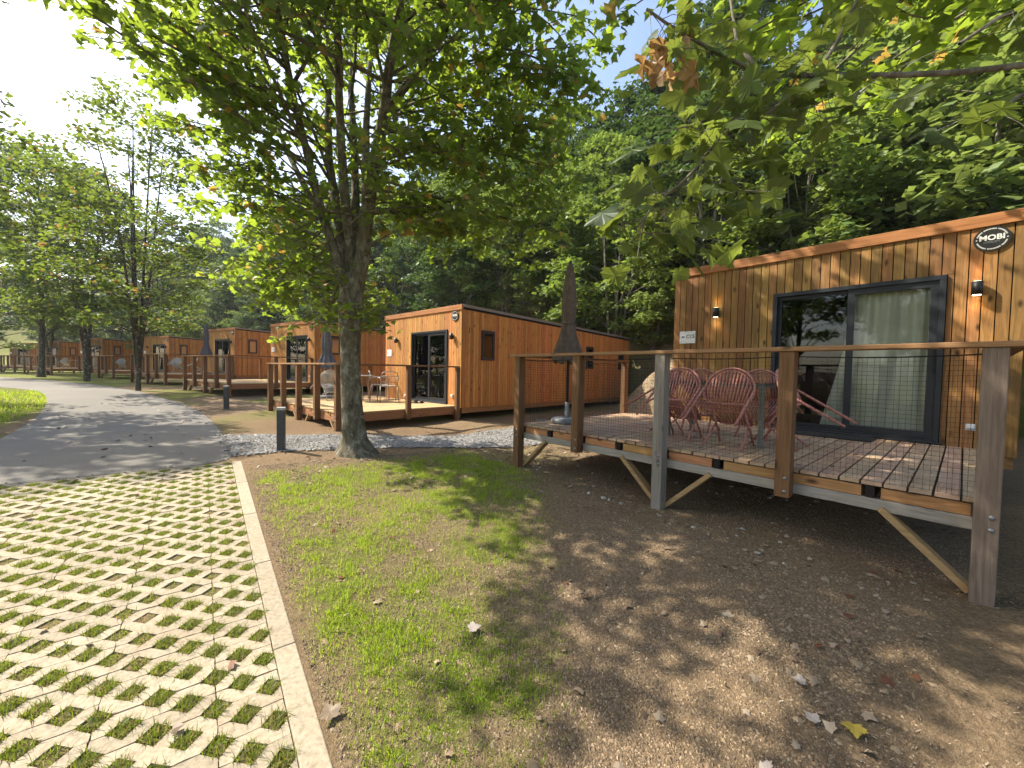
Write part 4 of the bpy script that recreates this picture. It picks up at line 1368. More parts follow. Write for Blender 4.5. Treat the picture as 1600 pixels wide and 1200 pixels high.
# ------------------------------------------------------------------ foliage
def maple_tpl(lobes):
    half = lobes
    pts = half + [(-x, y) for x, y in half[-2:0:-1]]
    ctr = (0.0, 0.36)
    V = [ctr] + pts
    n = len(pts)
    T = [(0, 1 + i, 1 + (i + 1) % n) for i in range(n)]
    V = np.array([(x, y - 0.02, -0.16 * abs(x) - 0.22 * (y - 0.3) ** 2 * (1 if y > 0.3 else 0.2)) for x, y in V])
    return V, np.array(T)
T_BIG = maple_tpl([(0, 0), (0.16, -0.07), (0.40, -0.05), (0.36, 0.08), (0.60, 0.22), (0.55, 0.30), (0.66, 0.46), (0.46, 0.46), (0.40, 0.56), (0.26, 0.50), (0.27, 0.68), (0.16, 0.72), (0.12, 0.86), (0, 1.0)])
T_MID = maple_tpl([(0, 0), (0.38, -0.04), (0.34, 0.12), (0.62, 0.36), (0.30, 0.50), (0, 1.0)])
T_SML = (np.array([(0, 0, 0), (0.36, 0.42, -0.10), (0, 1.0, -0.12), (-0.36, 0.42, -0.10)]), np.array([(0, 1, 2), (0, 2, 3)]))

def leaf_arrays(P, size, tpl, spread=0.75, droop=0.35, r=None):
    r = r or rng
    n = len(P)
    TV, TT = tpl
    N = np.stack([r.normal(0, spread, n), r.normal(0, spread, n), np.ones(n)], -1)
    N /= np.linalg.norm(N, axis=1, keepdims=True)
    a = r.random(n) * 2 * pi
    D = np.stack([np.cos(a), np.sin(a), -droop * r.random(n) * 2], -1)
    D -= N * (D * N).sum(1, keepdims=True)
    D /= np.linalg.norm(D, axis=1, keepdims=True)
    S = np.cross(D, N)
    s = size * np.exp(r.normal(0, 0.22, n)) if not hasattr(size, '__len__') else size
    V = (P[:, None, :] + s[:, None, None] * (TV[None, :, 0:1] * S[:, None, :] + TV[None, :, 1:2] * D[:, None, :] + TV[None, :, 2:3] * N[:, None, :]))
    F = (np.arange(n) * len(TV))[:, None, None] + TT[None]
    return V.reshape(-1, 3), F.reshape(-1, 3)

def leaf_mesh(name, P, size, tpl, mat, parent, **kw):
    V, F = leaf_arrays(P, size, tpl, **kw)
    return raw_mesh(name, V, F, mat, parent=parent)

def curve(p, q, bow, n=5, r=None):
    r = r or rng
    p, q = np.array(p, float), np.array(q, float)
    off = r.normal(0, bow, 3) + np.array([0, 0, bow * 0.6])
    t = np.linspace(0, 1, n)[:, None]
    return p * (1 - t) + q * t + off * (4 * t * (1 - t)) * 0.5

def make_tree(name, H, R, hb, seed, ncl, per, leaf, lmat, bmat, stems=1, r0=0.16, tpl=T_SML, flat=0.55, clr=0.75, shape=0.5, spread=0.75):
    """trunk with limbs that run to leaf clumps spread through an uneven crown volume"""
    r = np.random.default_rng(seed)
    root = empty(name)
    cl = []
    lob = r.uniform(0, 2 * pi, 4)
    tries = 0
    while len(cl) < ncl and tries < ncl * 60:
        tries += 1
        t = r.random() ** 0.85
        z = hb + (H - hb) * t
        prof = math.sin(pi * min(1, (t * (1 - shape * 0.35) + shape * 0.22))) ** 0.7
        a = r.random() * 2 * pi
        rr = R * prof * (1 + 0.18 * sin(2 * a + lob[0]) + 0.14 * sin(3 * a + lob[1] + 4 * t) + 0.10 * sin(9 * t + lob[2]))
        d = rr * math.sqrt(r.uniform(0.12, 1.0))
        c = np.array([d * cos(a), d * sin(a), z])
        if all(np.linalg.norm((c - q) * np.array([1, 1, 1.35])) > clr * R / ncl ** (1 / 3) for q in cl): cl.append(c)
    w = MB()
    st = []
    for i in range(stems):
        a = 2 * pi * i / stems + r.uniform(0, 1)
        sp = 0 if stems == 1 else R * r.uniform(0.16, 0.34)
        top = np.array([sp * cos(a), sp * sin(a), H * r.uniform(0.80, 0.93)])
        fork = np.array([0.06 * cos(a), 0.06 * sin(a), hb * 0.45]) * (1 if stems > 1 else 0.5)
        base = np.array([0.0, 0.0, -0.25])
        if stems > 2 and hb < 2.0: base = np.array([0.16 * cos(a), 0.16 * sin(a), -0.3])
        pts = np.concatenate([curve(base, fork, 0.05, 4, r), curve(fork, top, 0.12 * H * 0.12, 9, r)[1:]])
        rs = r0 if stems == 1 else r0 * (0.75 if hb > 1.2 else 0.5)
        rad = [rs * (1.35 if k == 0 else 1.05 if k < 3 else 1) * (1 - 0.88 * (k / (len(pts) - 1)) ** 0.9) + 0.008 for k in range(len(pts))]
        w.tube(pts, rad, 9, False)
        st.append((pts, rad))
    for c in cl:
        best = None
        for pts, rad in st:
            for k in range(2, len(pts) - 1):
                if pts[k][2] > c[2] - 0.12 * R or pts[k][2] < hb * 0.45: continue
                dd = np.linalg.norm(pts[k] - c) + 0.5 * abs((c[2] - pts[k][2]) - 0.5 * np.hypot(*(c - pts[k])[:2]))
                if best is None or dd < best[0]: best = (dd, pts[k], rad[k])
        if best is None: best = (0, st[0][0][2], st[0][1][2])
        cv = curve(best[1], c, 0.10 * R * 0.5, 5, r)
        w.tube(cv, list(np.linspace(min(best[2] * 0.5, 0.05), 0.006, 5)), 4, False)
    w.build('trunk', bmat, root)
    P = []
    crad = 0.95 * R / ncl ** (1 / 3)
    for c in cl:
        m = max(8, int(per * r.uniform(0.55, 1.35)))
        q = r.normal(0, 1, (m, 3)); q /= np.linalg.norm(q, axis=1, keepdims=True)
        q *= (r.random((m, 1)) ** 0.45)
        q *= np.array([1, 1, flat]) * crad * r.uniform(0.8, 1.25)
        q[:, 2] -= 0.25 * (q[:, 0] ** 2 + q[:, 1] ** 2) / crad
        P.append(c + q)
    P = np.concatenate(P)
    leaf_mesh('crown', P, leaf, tpl, lmat, root, spread=spread, r=r)
    return root

def place(o, x, y, s, rz, label, cat, group, sz=None, dz=0.0):
    o.location = (x, y, G(x, y) + dz)
    o.rotation_euler = (0, 0, rz)
    o.scale = (s, s, sz or s)
    return tag(o, label, cat, group)

# ---- the big maple by the gravel path
big = empty('maple_tree', (0, 0, 0))
TX, TY = -2.44, 6.12
TZ = G(TX, TY)
STEMS = [
    [(-2.51, 6.10, 2.62), (-2.62, 6.05, 3.09), (-2.72, 6.00, 3.41), (-2.84, 5.95, 3.81), (-2.94, 5.90, 4.25), (-3.02, 5.80, 4.74), (-3.11, 5.70, 5.22), (-3.15, 5.55, 5.72), (-3.17, 5.40, 6.26), (-3.14, 5.20, 6.87), (-3.1, 5.0, 7.8)],
    [(-2.48, 6.10, 2.62), (-2.63, 6.20, 3.32), (-2.82, 6.35, 4.06), (-3.01, 6.50, 4.93), (-3.10, 6.65, 5.73), (-3.15, 6.80, 6.66), (-3.29, 6.95, 7.83), (-3.46, 7.10, 9.24)],
    [(-2.46, 6.10, 2.81), (-2.51, 6.10, 3.49), (-2.55, 6.00, 4.21), (-2.56, 5.90, 4.90), (-2.55, 5.80, 5.56), (-2.53, 5.70, 6.19), (-2.55, 5.60, 6.87), (-2.53, 5.45, 7.63), (-2.5, 5.3, 8.8)],
    [(-2.46, 6.15, 2.82), (-2.49, 6.30, 3.55), (-2.58, 6.50, 4.43), (-2.69, 6.70, 5.35), (-2.83, 6.90, 6.31), (-2.87, 7.10, 7.32), (-2.87, 7.30, 8.48), (-2.88, 7.50, 9.91)],
    [(-2.42, 6.12, 2.77), (-2.29, 6.05, 3.29), (-2.22, 6.00, 3.79), (-2.15, 5.95, 4.19), (-2.04, 5.90, 4.73), (-1.90, 5.80, 5.21), (-1.82, 5.70, 5.68), (-1.69, 5.60, 6.21), (-1.54, 5.50, 6.88), (-1.37, 5.40, 7.60), (-1.2, 5.3, 8.6)],
    [(-2.22, 6.00, 3.93), (-2.29, 6.15, 4.57), (-2.36, 6.35, 5.36), (-2.40, 6.55, 6.18), (-2.42, 6.75, 7.15), (-2.36, 7.00, 8.42)],
    [(-1.90, 5.80, 5.21), (-1.67, 5.70, 5.42), (-1.36, 5.60, 5.70), (-1.03, 5.45, 6.01), (-0.72, 5.30, 6.46), (-0.46, 5.10, 6.90)],
    [(-2.84, 5.95, 3.81), (-3.26, 6.30, 4.33), (-3.78, 6.70, 5.12), (-4.29, 7.10, 5.99), (-4.83, 7.50, 7.04), (-5.33, 7.90, 8.29)]]
SR = [0.068, 0.074, 0.07, 0.066, 0.105, 0.058, 0.05, 0.04]
w = MB()
n = 22
prof = [(-0.15, 0.33, 0.0), (0.02, 0.27, 0.0), (0.10, 0.222, 0), (0.25, 0.185, 0), (0.5, 0.162, 0), (0.9, 0.150, 0), (1.4, 0.145, 0), (1.9, 0.148, 0), (2.25, 0.165, 0), (2.55, 0.18, 0), (2.85, 0.16, 0), (3.2, 0.08, 0)]
vv = []
for k, (z, r_, _) in enumerate(prof):
    cx = np.interp(z, [0, 1.2, 2.4, 3.2], [-2.43, -2.49, -2.50, -2.47])
    for j in range(n):
        a = 2 * pi * j / n
        flare = max(0, 0.3 - z) / 0.3
        rr = r_ * (1 + 0.05 * sin(3 * a + z) + 0.03 * sin(5 * a + 2 * z) + flare * (0.22 * max(0, sin(2.5 * a + 0.6)) + 0.25 * max(0, cos(a + 0.35)) ** 3))
        vv.append((cx + rr * cos(a), 6.12 + rr * sin(a), z + (TZ if z < 0.6 else TZ * max(0, (1.4 - z) / 0.8))))
w.add(vv, [(k * n + j, k * n + (j + 1) % n, (k + 1) * n + (j + 1) % n, (k + 1) * n + j) for k in range(len(prof) - 1) for j in range(n)], True)
segs = []      # (start, dir, radius) anchor points for laterals
rb = np.random.default_rng(5)
for s_, r_ in zip(STEMS, SR):
    s_ = np.array(s_)
    m = len(s_)
    rad = [r_ * (1 - 0.8 * k / (m - 1)) + 0.012 for k in range(m)]
    w.tube(s_, rad, 9, False)
    for k in range(m - 1):
        for t in (0.15, 0.5, 0.85):
            segs.append((s_[k] * (1 - t) + s_[k + 1] * t, rad[k]))
ctr = np.array([-2.5, 6.4, 0])
LP = []
def sun_foot(p):
    """where the sun ray through p meets the ground (for keeping the paving in the sun)"""
    t = (p[..., 2] - 0.25) / SUN_DIR.z
    return p[..., 0] - SUN_DIR.x * t, p[..., 1] - SUN_DIR.y * t
def spray(w, P, a, b, r0, leaves, rr, clus=0.16):
    """one lateral from a to b with side twigs and leaves in drooping sprays"""
    cv = curve(a, b, 0.12, 7, rr)
    cv[:, 2] -= 0.10 * np.linspace(0, 1, 7) ** 2 * np.linalg.norm(b - a)
    w.tube(cv, list(np.linspace(r0, 0.005, 7)), 5, False)
    L = np.linalg.norm(b - a)
    nt = max(3, int(L / 0.20))
    for i in range(nt):
        t = 0.22 + 0.78 * (i + rr.random()) / nt
        j = min(int(t * 6), 5); f = t * 6 - j
        q = cv[j] * (1 - f) + cv[min(j + 1, 6)] * f
        d = cv[min(j + 1, 6)] - cv[j]; d = d / (np.linalg.norm(d) + 1e-6)
        sd = np.cross(d, [0, 0, 1]) * rr.choice([-1, 1])
        tw = q + (d * 0.55 + sd * rr.uniform(0.4, 1.0) + np.array([0, 0, rr.uniform(-0.45, 0.25)])) * rr.uniform(0.22, 0.55) * (1.15 - 0.5 * t)
        w.tube([q, (q + tw) / 2 + np.array([0, 0, 0.02]), tw], [0.006, 0.0045, 0.003], 3, False)
        for m_ in range(leaves):
            g = rr.random()
            P.append(q * (1 - g) + tw * g + rr.normal(0, clus * 0.55, 3) * np.array([1, 1, 0.6]) + np.array([0, 0, -0.03]))
for it in range(205):
    p0, r0 = segs[rb.integers(0, len(segs))]
    if p0[2] < 2.95 and rb.random() < 0.6: continue
    out = p0 - ctr; out[2] = 0
    a0 = math.atan2(out[1], out[0]) if np.hypot(out[0], out[1]) > 0.25 else rb.random() * 2 * pi
    a = a0 + rb.normal(0, 1.0)
    L = rb.uniform(0.8, 2.3) * (1.0 if p0[2] < 7 else 0.8)
    up = rb.uniform(-0.12, 0.55)
    b = p0 + L * np.array([cos(a), sin(a), up])
    if b[1] < 4.7 and b[2] < 7: continue
    if b[0] > -2.0 and b[2] < 3.7: continue
    spray(w, LP, p0, b, min(0.016, r0 * 0.4), 8, rb, 0.13)
# long reaching limbs; the highest are added to shade the near cabin front
LONG = [((-2.95, 5.9, 4.3), (-5.3, 6.9, 4.9)), ((-3.0, 5.8, 4.8), (-5.6, 6.2, 6.3)), ((-2.9, 6.4, 4.3), (-5.7, 8.4, 4.6)), ((-2.8, 6.3, 3.6), (-4.9, 7.8, 3.5)),
        ((-2.8, 6.0, 3.7), (-4.3, 7.2, 3.15)), ((-2.9, 6.4, 4.5), (-4.6, 8.6, 4.0)), ((-2.7, 6.1, 3.3), (-3.7, 7.6, 2.9)), ((-2.8, 6.3, 3.6), (-4.4, 7.0, 2.9)), ((-2.9, 6.3, 4.0), (-5.6, 7.6, 3.6)), ((-2.9, 6.4, 4.2), (-5.0, 8.6, 3.1)), ((-2.2, 6.0, 3.9), (-0.3, 6.3, 4.1)),
        ((-2.1, 5.9, 4.2), (0.3, 6.3, 4.4)), ((-2.0, 5.9, 4.7), (0.6, 5.9, 5.2)), ((-1.9, 5.8, 5.2), (0.6, 5.5, 5.9)), ((-1.8, 5.7, 5.7), (0.5, 4.8, 6.3)), ((-2.1, 5.9, 4.5), (-0.5, 4.9, 4.4)),
        ((-2.2, 6.0, 3.9), (-0.9, 7.7, 4.4)), ((-2.4, 6.2, 4.3), (-1.4, 8.0, 4.6)), ((-3.1, 5.7, 5.2), (-5.0, 5.6, 6.4)), ((-3.1, 5.5, 5.7), (-5.2, 6.6, 7.0)), ((-3.2, 5.4, 6.2), (-4.6, 5.0, 7.4)),
        ((-1.7, 5.6, 6.2), (0.4, 4.4, 7.0)), ((-1.9, 5.8, 5.3), (-0.4, 4.2, 5.5)), ((-2.6, 6.0, 3.0), (-3.3, 6.9, 2.45)), ((-1.5, 5.5, 6.9), (0.2, 5.8, 7.6)),
        ((-2.5, 5.7, 6.2), (-2.9, 4.2, 6.6)), ((-2.5, 5.8, 5.6), (-2.0, 4.3, 5.8)), ((-3.0, 5.8, 4.8), (-4.2, 4.9, 5.4)), ((-2.0, 5.9, 4.9), (0.9, 7.2, 5.0)), ((-2.4, 6.4, 5.4), (-0.2, 7.9, 6.2)), ((-2.4, 6.6, 6.3), (0.6, 8.0, 7.2)), ((-1.9, 5.8, 5.2), (1.2, 6.6, 6.2)), ((-1.8, 5.7, 5.6), (1.4, 6.2, 6.9)), ((-1.5, 5.5, 6.4), (1.3, 6.0, 7.0)), ((-1.0, 5.4, 6.0), (1.2, 5.6, 5.7)), ((-1.9, 5.8, 5.0), (1.0, 6.4, 5.0)), ((-2.85, 7.1, 7.3), (-0.6, 8.4, 9.3)), ((-2.87, 7.3, 8.4), (-1.0, 9.2, 9.8)), ((-2.87, 7.3, 8.4), (-3.6, 9.3, 9.8)), ((-2.4, 6.75, 7.1), (0.2, 7.4, 8.8)), ((-2.36, 7.0, 8.4), (-0.6, 7.8, 10.2)), ((-3.3, 6.95, 7.8), (-4.6, 8.6, 9.2)), ((-2.85, 7.1, 7.3), (-1.6, 9.0, 8.4)), ((-2.87, 7.3, 8.4), (-2.2, 8.8, 10.6)), ((-2.1, 5.9, 4.4), (0.9, 6.9, 4.3)), ((-2.2, 6.0, 4.0), (0.4, 7.4, 3.9))]
for a_, b_ in LONG:
    a_, b_ = np.array(a_), np.array(b_)
    spray(w, LP, a_, b_, 0.022, 10, rb, 0.17)
    for k in range(5):
        t = rb.uniform(0.35, 0.95); q = a_ * (1 - t) + b_ * t
        e_ = q + np.array([rb.normal(0, 0.6), rb.normal(0, 0.6), rb.uniform(-0.45, 0.25)])
        spray(w, LP, q, e_, 0.012, 8, rb, 0.15)
# high limbs towards the camera, unseen above the frame, added to shade the ground
for it in range(30):
    p0, r0 = segs[rb.integers(0, len(segs))]
    if not (4.4 < p0[2] < 8.0): continue
    y_ = rb.uniform(2.2, 4.6); x_ = rb.uniform(-5.2, -0.2)
    b = np.array([x_, y_, max(p0[2] - 0.2, 1.6 + 0.98 * y_ + rb.uniform(0.5, 2.2))])
    spray(w, LP, p0, b, 0.028, 10, rb, 0.18)
    for k in range(3):
        t = rb.uniform(0.5, 1.0); q = p0 * (1 - t) + b * t
        spray(w, LP, q, q + np.array([rb.normal(0, 0.6), rb.normal(0, 0.5), rb.uniform(0.0, 0.5)]), 0.012, 9, rb, 0.16)
# epicormic shoots on the trunk
for it in range(16):
    z = rb.uniform(1.9, 3.1); a = rb.uniform(0, 2 * pi)
    q = np.array([-2.5 + 0.15 * cos(a), 6.12 + 0.15 * sin(a), z])
    spray(w, LP, q, q + np.array([cos(a), sin(a), 0.35]) * rb.uniform(0.2, 0.5), 0.008, 5, rb, 0.10)
LP = np.array(LP)
fx, fy = sun_foot(LP)
fe, fk = ek(fx, fy)
sunny = (fe < 0.25) & (fk < 6.6) & (fk > -1)
lit = (fe > 0.25) & (fe < 1.35) & (fk < 6.0) & (fk > 0.5)
keep = np.where(sunny, rb.random(len(LP)) < 0.10, np.where(lit, rb.random(len(LP)) < 0.62, True))
front = (LP[:, 1] < 5.95) & (LP[:, 0] > -3.5) & (LP[:, 0] < -1.3) & (LP[:, 2] < 6.8)
keep &= ~front | (rb.random(len(LP)) < 0.60)
LP = LP[keep]
w.build('trunk', M['bark'], big)
cr_ = leaf_mesh('crown', LP, 0.099, T_MID, M['leaf_main'], big, spread=0.7, droop=0.6)
big.location = (TX, TY, TZ)
for ch in big.children: ch.location = (-TX, -TY, -TZ)
tag(big, 'big maple with many upright stems above one mossy trunk, beside the gravel', 'tree')
print('main leaves', len(LP))

# ---- maple outside the right edge, its low branch hanging into view
mp = empty('overhanging_maple', (5.6, 0.2, G(5.6, 0.2)))
MX, MY, MZ = mp.location
w = MB()
w.tube([(5.6, 0.2, MZ - 0.2), (5.58, 0.22, 0.6), (5.5, 0.3, 1.8), (5.42, 0.38, 3.0), (5.3, 0.5, 4.6), (5.1, 0.7, 6.4), (5.0, 0.8, 8.2)], [0.30, 0.23, 0.21, 0.19, 0.15, 0.10, 0.03], 14, False)
LOW = [[(5.42, 0.38, 2.9), (4.7, 0.9, 3.35), (3.9, 1.6, 3.55), (3.07, 2.30, 3.43), (2.73, 2.20, 3.30), (2.28, 2.10, 3.18), (1.88, 2.02, 3.10), (1.50, 1.95, 3.04), (1.29, 1.90, 3.00), (1.10, 1.86, 2.98), (0.89, 1.82, 3.03), (0.76, 1.80, 3.08), (0.65, 1.80, 3.14), (0.56, 1.80, 3.20)],
       [(1.50, 1.95, 3.04), (1.36, 1.90, 2.94), (1.23, 1.87, 2.85), (1.08, 1.84, 2.76), (0.96, 1.82, 2.69), (0.86, 1.80, 2.60), (0.80, 1.78, 2.51), (0.71, 1.76, 2.42), (0.62, 1.75, 2.35), (0.56, 1.75, 2.27), (0.55, 1.75, 2.20)],
       [(1.36, 1.90, 2.94), (1.57, 2.00, 3.26), (1.73, 2.10, 3.53), (1.88, 2.20, 3.82)],
       [(1.10, 1.86, 2.98), (1.04, 1.95, 3.20), (1.03, 2.00, 3.43), (1.05, 2.10, 3.71)],
       [(0.96, 1.82, 2.69), (0.82, 1.78, 2.71), (0.69, 1.74, 2.65)],
       [(0.86, 1.80, 2.60), (0.90, 1.76, 2.48), (0.87, 1.74, 2.36)],
       [(5.42, 0.38, 2.6), (4.2, 1.1, 3.0), (2.87, 2.00, 3.00), (2.38, 1.80, 2.91), (2.03, 1.65, 2.75), (1.79, 1.55, 2.58)],
       [(5.42, 0.38, 3.1), (3.9, 1.3, 3.6), (2.63, 1.90, 3.42), (2.21, 1.75, 3.22), (1.87, 1.60, 3.01), (1.62, 1.50, 2.83)]]
LR = [0.021, 0.010, 0.010, 0.009, 0.005, 0.004, 0.018, 0.018]
wl = MB()
BP, BR_ = [], []
rl = np.random.default_rng(12)
for bi, (s_, r_) in enumerate(zip(LOW, LR)):
    s_ = np.array(s_)
    m = len(s_)
    wl.tube(s_, [r_ * (1 - 0.85 * (k / (m - 1)) ** 0.7) + 0.0022 for k in range(m)], 8, False)
    k0 = {0: 7, 6: 3, 7: 3}.get(bi, 0)
    for k in range(k0, m - 1):
        nn = {0: 6, 1: 13, 2: 7, 3: 7, 4: 10, 5: 11, 6: 6, 7: 6}[bi]
        for i in range(nn):
            t = rl.random()
            q = s_[k] * (1 - t) + s_[k + 1] * t
            e_ = q + np.array([rl.normal(0, 0.15), rl.normal(0, 0.16), rl.uniform(-0.20, 0.06)])
            wl.tube([q, (q + e_) / 2 + np.array([0, 0, 0.015]), e_], [0.002, 0.0016, 0.0013], 3, False)
            BP.append(e_)
for i in range(16):    # withered leaves near the branch tip
    c = np.array([0.66, 1.80, 3.02]) + rl.normal(0, 0.055, 3) * np.array([1, 1, 1.3])
    BR_.append(c)
lb = wl.build('low_branch', M['bark_pale'], mp)
BP = np.array(BP)
def curled(name, P, size, tpl, mat, parent, spread, droop, r, curl):
    """leaves with a subdivided blade that curls and waves"""
    TV, TT = tpl
    V, F = leaf_arrays(P, size, tpl, spread, droop, r)
    V = V.reshape(len(P), -1, 3)
    V = P[:, None, :] + (V - P[:, None, :]) * r.uniform(0.55, 1.15, (len(P), 1, 1))
    V += r.normal(0, curl, V.shape) * size
    return raw_mesh(name, V.reshape(-1, 3), F, mat, parent=parent)
curled('foliage', BP, 0.104, T_BIG, M['leaf_over'], lb, 0.75, 2.0, rl, 0.026)
wb = curled('withered_leaves', np.array(BR_), 0.095, T_BIG, M['leaf_brown'], lb, 1.6, 1.5, rl, 0.10)
UP = []
for it in range(70):
    z = rl.uniform(4.3, 7.6); a = rl.uniform(0, 2 * pi)
    p0 = np.array([np.interp(z, [3, 8.2], [5.42, 5.0]), np.interp(z, [3, 8.2], [0.38, 0.8]), z])
    L = rl.uniform(1.4, 3.8) * (1 if z < 6.5 else 0.7)
    b = p0 + L * np.array([cos(a), sin(a), rl.uniform(0.0, 0.4)])
    spray(w, UP, p0, b, 0.03, 9, rl, 0.2)
for a_, b_ in [((5.3, .5, 4.4), (1.6, 3.2, 4.6)), ((5.3, .5, 4.5), (2.4, 4.0, 5.0)), ((5.3, .5, 4.6), (3.6, 4.6, 5.2)), ((5.2, .6, 5.0), (0.6, 2.9, 5.2)), ((5.2, .6, 5.2), (-0.4, 3.0, 6.2)), ((5.2, .6, 5.0), (1.0, 4.2, 5.8)),
               ((5.2, .6, 5.4), (0.0, 1.8, 6.0)), ((5.2, .6, 5.4), (-0.8, 1.2, 6.6)), ((5.2, .6, 5.6), (1.2, 0.2, 6.2)), ((5.2, .6, 5.6), (2.2, -1.4, 6.4)), ((5.3, .5, 4.5), (3.2, 3.2, 4.3)), ((5.3, .5, 4.4), (2.2, 2.6, 4.25))]:
    a_, b_ = np.array(a_), np.array(b_)
    spray(w, UP, a_, b_, 0.04, 12, rl, 0.2)
    for k in range(7):
        t = rl.uniform(0.4, 1.0); q = a_ * (1 - t) + b_ * t
        spray(w, UP, q, q + np.array([rl.normal(0, 0.7), rl.normal(0, 0.7), rl.uniform(-0.3, 0.4)]), 0.012, 9, rl, 0.16)
UP = np.array(UP)
fx, fy = sun_foot(UP); fe, fk = ek(fx, fy)
UP = UP[~((fe < 0.4) & (fk > -0.5) & (rl.random(len(UP)) > 0.08))]
w.build('trunk', M['bark'], mp)
UP = UP[rl.random(len(UP)) < 0.72]
leaf_mesh('crown', UP, 0.112, T_MID, M['leaf_main'], mp, spread=0.6, droop=0.6)
for ch in mp.children: ch.location = (-MX, -MY, -MZ)
tag(mp, 'maple outside the right edge, its branch with withered brown leaves hanging into view', 'tree')

# ---- trees along the lane
GL = 'trees along the lane'
rt = make_tree('lane_tree', 11.5, 3.3, 2.6, 21, 120, 110, 0.145, M['leaf_row'], M['bark_dark'], 6, 0.085, T_SML, 0.45, spread=0.55)
place(rt, -14.9, 15.8, 1.0, 0.4, 'middle lane tree with several upright stems forking low, just left of the sunlit narrow cabin', 'tree', GL)
rt2 = make_tree('lane_tree', 12.0, 3.6, 3.4, 22, 120, 130, 0.18, M['leaf_row'], M['bark_dark'], 3, 0.145, T_SML, 0.5)
place(rt2, -24.0, 22.4, 1.0, 0.9, 'dark lane tree with a slanting forked trunk, second from the left', 'tree', GL)
rt3 = make_tree('lane_tree', 15.5, 4.4, 4.0, 23, 130, 150, 0.20, M['leaf_row'], M['bark_dark'], 1, 0.22, T_SML, 0.5)
place(rt3, -32.5, 27.4, 1.0, 1.9, 'tall lane tree with one dark leaning trunk, leftmost in the photo', 'tree', GL)
x = copy_tree(rt3); place(x, -22.5, 10.0, 0.82, 0.7, 'lane tree outside the left edge with shade falling on the lane', 'tree', GL)
x = copy_tree(rt2); place(x, -14.2, 8.2, 0.80, 2.6, 'smaller lane tree outside the left edge on the lawn', 'tree', GL)
x = copy_tree(rt2); place(x, -38.5, 33.0, 1.05, 3.6, 'lane tree partly hidden behind the leftmost leaning trunk', 'tree', GL)
x = copy_tree(rt); place(x, -30.0, 33.5, 0.9, 2.0, 'slender lane tree behind the dark forked trunk', 'tree', GL)
# behind the camera, mirrored in the glass doors
for i, (px, py, s) in enumerate(((-9, -5, 0.9), (-14, -10, 1.0), (-6, -11, 1.0), (-16, -2.5, 0.8), (-20, -7, 1.0))):
    x = copy_tree([rt3, rt2][i % 2]); place(x, px, py, s, i * 1.3, 'tree behind the photographer, mirrored in the glass door', 'tree', 'trees behind the photographer')

# ---- wooded hillside
protos = {
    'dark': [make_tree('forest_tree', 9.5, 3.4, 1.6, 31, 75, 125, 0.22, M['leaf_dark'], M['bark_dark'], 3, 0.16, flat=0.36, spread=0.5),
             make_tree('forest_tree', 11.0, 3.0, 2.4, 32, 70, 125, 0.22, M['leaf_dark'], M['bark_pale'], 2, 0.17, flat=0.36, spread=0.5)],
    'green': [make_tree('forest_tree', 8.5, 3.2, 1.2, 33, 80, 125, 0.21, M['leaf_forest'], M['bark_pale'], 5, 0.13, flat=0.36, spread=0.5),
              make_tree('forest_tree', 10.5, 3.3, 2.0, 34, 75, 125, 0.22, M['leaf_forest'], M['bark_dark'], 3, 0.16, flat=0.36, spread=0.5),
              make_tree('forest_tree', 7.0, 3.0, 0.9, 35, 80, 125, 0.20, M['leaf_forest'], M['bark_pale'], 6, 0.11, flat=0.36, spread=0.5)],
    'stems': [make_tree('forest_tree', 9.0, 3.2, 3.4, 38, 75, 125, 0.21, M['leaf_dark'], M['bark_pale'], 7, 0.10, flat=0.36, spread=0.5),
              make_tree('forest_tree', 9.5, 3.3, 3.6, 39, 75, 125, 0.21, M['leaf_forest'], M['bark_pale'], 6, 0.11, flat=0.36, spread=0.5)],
    'pale': [make_tree('hazel_shrub', 4.8, 2.2, 0.5, 36, 60, 130, 0.14, M['leaf_pale'], M['bark_pale'], 8, 0.07, T_SML, 0.38, spread=0.45),
             make_tree('hazel_shrub', 4.0, 2.0, 0.4, 37, 60, 130, 0.14, M['leaf_pale'], M['bark_pale'], 8, 0.06, T_SML, 0.38, spread=0.45)]}
FL = {'stems': ('tree with several thin bare stems at the foot of the slope between the near cabins', 'tree', 'many-stemmed trees at the foot of the slope'),
      'dark': ('dark green tree in the wood on the slope behind the cabins', 'tree', 'dark trees on the wooded slope'),
      'green': ('mid green leafy tree in the wood on the slope behind the cabins', 'tree', 'mid green trees on the wooded slope'),
      'pale': ('pale sunlit hazel shrub on the slope behind the near cabins', 'shrub', 'pale shrubs on the wooded slope')}
used = {}
def forest(kind, x, y, s, sz=None):
    pl = protos[kind]
    i = rng.integers(0, len(pl))
    k = (kind, int(i))
    o = pl[i] if k not in used else copy_tree(pl[i])
    used[k] = True
    place(o, x, y, s, rng.uniform(0, 2 * pi), *FL[kind], sz=sz, dz=-0.1)
def along(arc):
    acc = 0
    for a, b in zip(HILL[:-1], HILL[1:]):
        d = b - a; L = np.hypot(*d)
        if arc <= acc + L or b is HILL[-1]:
            t = (arc - acc) / L
            n_ = np.array([d[1], -d[0]]) / L
            return a + d * t, n_
        acc += L
ARC = np.concatenate([[0], np.cumsum(np.hypot(*np.diff(HILL, axis=0).T))])
spots = []
